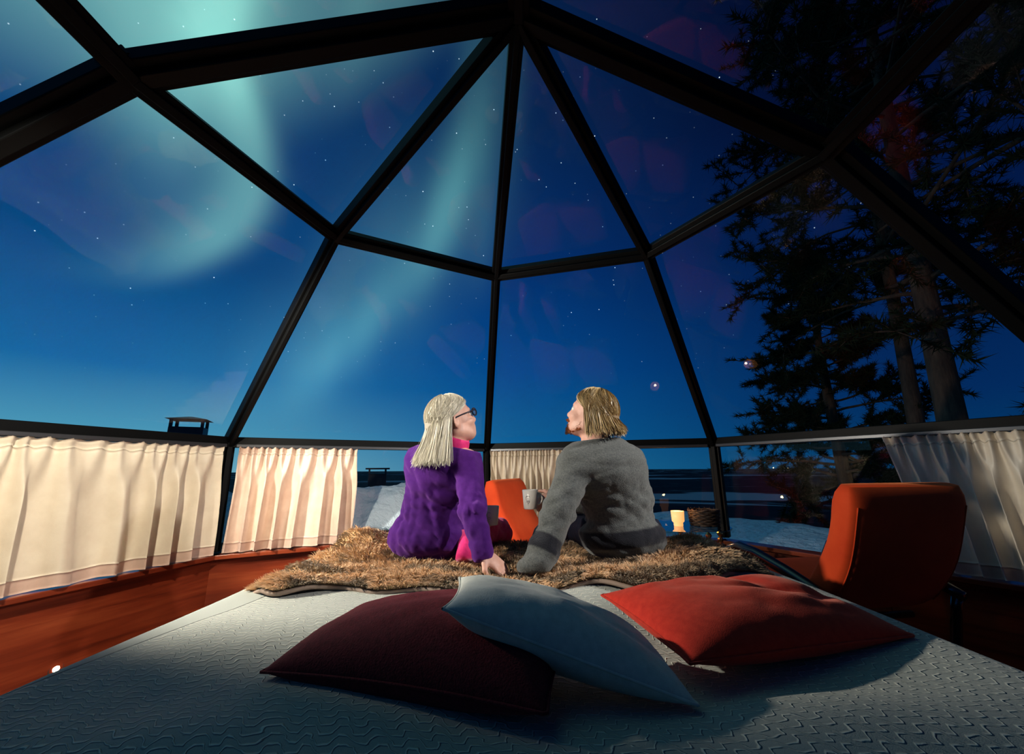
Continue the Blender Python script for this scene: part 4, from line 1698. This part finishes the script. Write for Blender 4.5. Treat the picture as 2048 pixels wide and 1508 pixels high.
# snow bank heaped against the front-left window
def make_bank():
    a, b = np.array(wv[1][:2]), np.array(wv[2][:2])
    t = b - a
    out = np.array([-t[1], t[0]]) / np.linalg.norm(t)
    if out @ ((a + b) / 2 - np.array([CX, CY])) < 0: out = -out
    U, V = np.meshgrid(np.linspace(-.1, 1.02, 90), np.linspace(0, 1, 50), indexing='ij')
    q = V * 2.1 + .10
    hh = .80 * np.exp(-((q - .62) / .75) ** 2) * sstep(1.03, .78, U) + .03
    lump = (fbm(U * 9 + 3, V * 8 + 3, 81, 4) - .45) * .22 * sstep(0, .15, V)
    Z = -.05 + hh * 1.07 + lump * sstep(.05, .4, hh)
    XY = a + U[..., None] * t + q[..., None] * out
    P = np.concatenate([XY, Z[..., None]], 2)
    N = sheet_normals(P)
    if N[..., 2].mean() < 0: N = -N
    V_, F_ = sheet_solid(P, np.repeat(np.array([[[0, 0, 1.0]]]), P.shape[0], 0).repeat(P.shape[1], 1), .4)
    o = link('snow_bank', np_mesh('snow_bank', V_, F_), 'snow', None, True)
    tag(o, 'lumpy bank of snow heaped outside the front-left window', 'snow bank')


make_bank()


def chimney(label, loc, w, body_h, rz, open_h, roof_w, plate=False):
    root = empty('chimney', loc, rz)
    tag(root, label, 'chimney', 'chimneys outside')
    bm = bmesh.new()
    box(bm, (0, 0, body_h / 2 - .3), (w, w * .8, body_h + .6), None, .01)
    bm_obj('stack', bm, 'metal_dark', root)
    for sx in (-1, 1):
        for sy in (-1, 1):
            bm = bmesh.new()
            box(bm, (sx * (w / 2 - w * .05), sy * (w * .4 - w * .05), body_h + open_h / 2), (w * .09, w * .09, open_h), None)
            bm_obj('cap_post', bm, 'metal_dark', root)
    bm = bmesh.new()
    if plate:
        box(bm, (0, 0, body_h + open_h + .012), (roof_w, w * .95, .03), None, .004)
    else:
        h0, rw, rd = body_h + open_h, roof_w / 2, w * .6
        vs = [bm.verts.new(p) for p in ((-rw, -rd, h0), (rw, -rd, h0), (rw, rd, h0), (-rw, rd, h0), (-rw * .1, 0, h0 + w * .13), (rw * .1, 0, h0 + w * .13))]
        for f in ((0, 1, 5, 4), (1, 2, 5), (2, 3, 4, 5), (3, 0, 4), (3, 2, 1, 0)):
            bm.faces.new([vs[i] for i in f])
    bm_obj('cap', bm, 'metal_dark', root)


chimney('chimney with a pitched cap standing against the pale sky above the left curtain', (-7.20, 9.0, 0), .62, 1.95, .45, .165, .74)
chimney('squat dark chimney with a flat cap seen over the snow bank', (-2.61, 8.0, 0), .33, .93, .32, .085, .44, True)


# ------------------------------------------------------------------ pines
def conifer(name, label, base, height, r0, lean, seed, crown, n_br, blen, clump, needle_len, droop=.15, bare=.3):
    """trunk, boughs and needle tufts. crown(t) gives bough length factor along the trunk"""
    r = np.random.default_rng(seed)
    root = empty(name, base)
    tag(root, label, 'tree', 'pines beyond the right windows')
    n = 16
    ts = np.linspace(0, 1, n)
    tr = np.stack([lean[0] * ts + .10 * np.sin(ts * 5 + seed) * ts, lean[1] * ts + .08 * np.cos(ts * 4 + seed) * ts, ts * height], 1)
    rad = r0 * (1 - ts * .80) * (1 + .25 * np.exp(-ts * 18))
    bm = bmesh.new()
    tube(bm, tr, list(rad), 14)
    bm_obj('trunk', bm, 'bark', root, True)
    bb = bmesh.new()
    tips = []
    for i in range(n_br):
        t = bare + (1 - bare) * (i + r.random()) / n_br
        p0 = np.array([np.interp(t, ts, tr[:, q]) for q in range(3)])
        L = blen * crown(t) * r.uniform(.6, 1.15)
        if L < .15: continue
        a = i * 2.4 + r.uniform(-.5, .5)
        up = r.uniform(-.05, .35) - droop
        pts = [p0]
        d = np.array([math.cos(a), math.sin(a), up])
        k = 7
        bend = r.normal(0, .12, 3)
        for j in range(k):
            d = unit(d + bend * .5 + np.array([0, 0, -.03 + .06 * (j > 3)]) + r.normal(0, .10, 3))
            pts.append(pts[-1] + d * L / k)
        br0 = max(.012, .30 * np.interp(t, ts, rad) * min(1, L / blen + .3))
        tube(bb, pts, list(np.linspace(br0, .006, k + 1)), 6)
        for j in range(3, k + 1):
            tips.append((pts[j], unit(pts[j] - pts[j - 1]), .8))
            for _ in range(clump):
                sd = unit(d * .6 + r.normal(0, .7, 3) + np.array([0, 0, .15]))
                sl = L * r.uniform(.10, .30)
                q = pts[j] + sd * sl
                tube(bb, [pts[j], (pts[j] + q) / 2 + r.normal(0, .02, 3), q], [.007, .005, .003], 4)
                tips.append((q, sd, 1.0))
                tips.append((pts[j] + sd * sl * .6, sd, .8))
    bm_obj('boughs', bb, 'bark', root, True)
    # needle tufts
    T = np.array([q[0] for q in tips])
    Dn = np.array([q[1] for q in tips])
    per = 54
    m = len(T) * per
    c = np.repeat(T, per, 0)
    dn = np.repeat(Dn, per, 0)
    dirs = r.normal(0, 1, (m, 3)) * np.array([1, 1, .75]) + dn * .9 + np.array([0, 0, .25])
    dirs /= np.linalg.norm(dirs, axis=1, keepdims=True)
    c = c - dn * r.uniform(0, 1.3, (m, 1)) * needle_len
    L = needle_len * r.uniform(.6, 1.2, (m, 1))
    sd = np.cross(dirs, r.normal(0, 1, (m, 3)))
    sd /= np.linalg.norm(sd, axis=1, keepdims=True)
    wd = needle_len * .06
    V = np.stack([c - sd * wd, c + sd * wd, c + dirs * L], 1).reshape(-1, 3)
    o = link('needles', np_mesh('needles', V, np.arange(m * 3).reshape(-1, 3)), 'needle', root)
    o['kind'] = 'stuff'


pine_crown = lambda t: .45 + .75 * math.sin(PI * min(1, max(0, (t - .2) / .8)) ** .8)
conifer('pine_tree', 'tall pine with the thickest trunk, crossed by the right arch beam', (5.35, 5.0, -.5), 11.5, .165, (.55, 0), 3, pine_crown, 46, 2.7, 3, .15, .02, .30)
conifer('pine_tree', 'slimmer pine standing just left of the thick trunk', (5.95, 6.1, -.6), 10.0, .125, (.45, -.1), 8, pine_crown, 36, 2.1, 3, .15, .05, .40)
conifer('spruce_tree', 'dense bushy spruce low to the left of the pine trunks', (6.05, 7.6, -1.0), 6.4, .14, (.05, 0), 15, lambda t: 1.15 - .95 * t, 80, 2.0, 4, .13, .10, .12)
conifer('pine_tree', 'pine at the right edge reaching its boughs over the glass', (6.3, 3.6, -.5), 10.5, .22, (-.3, .1), 27, pine_crown, 40, 2.5, 3, .15, .05, .22)


# lights of a village far across the valley
for x_, y_, z_, lab in ((1890.0, 3000.0, -3.0, 'faint yellow village light, leftmost of three on the far horizon'),
                        (1965.0, 3000.0, -2.5, 'faint yellow village light, middle of three on the far horizon'),
                        (2260.0, 3400.0, -5.0, 'faint yellow village light, rightmost of three on the far horizon')):
    bm = bmesh.new()
    bmesh.ops.create_icosphere(bm, subdivisions=2, radius=3.2)
    o = bm_obj('village_light', bm, 'flame', None, True)
    o.location = (x_, y_, z_)
    tag(o, lab, 'light', 'village lights on the horizon')
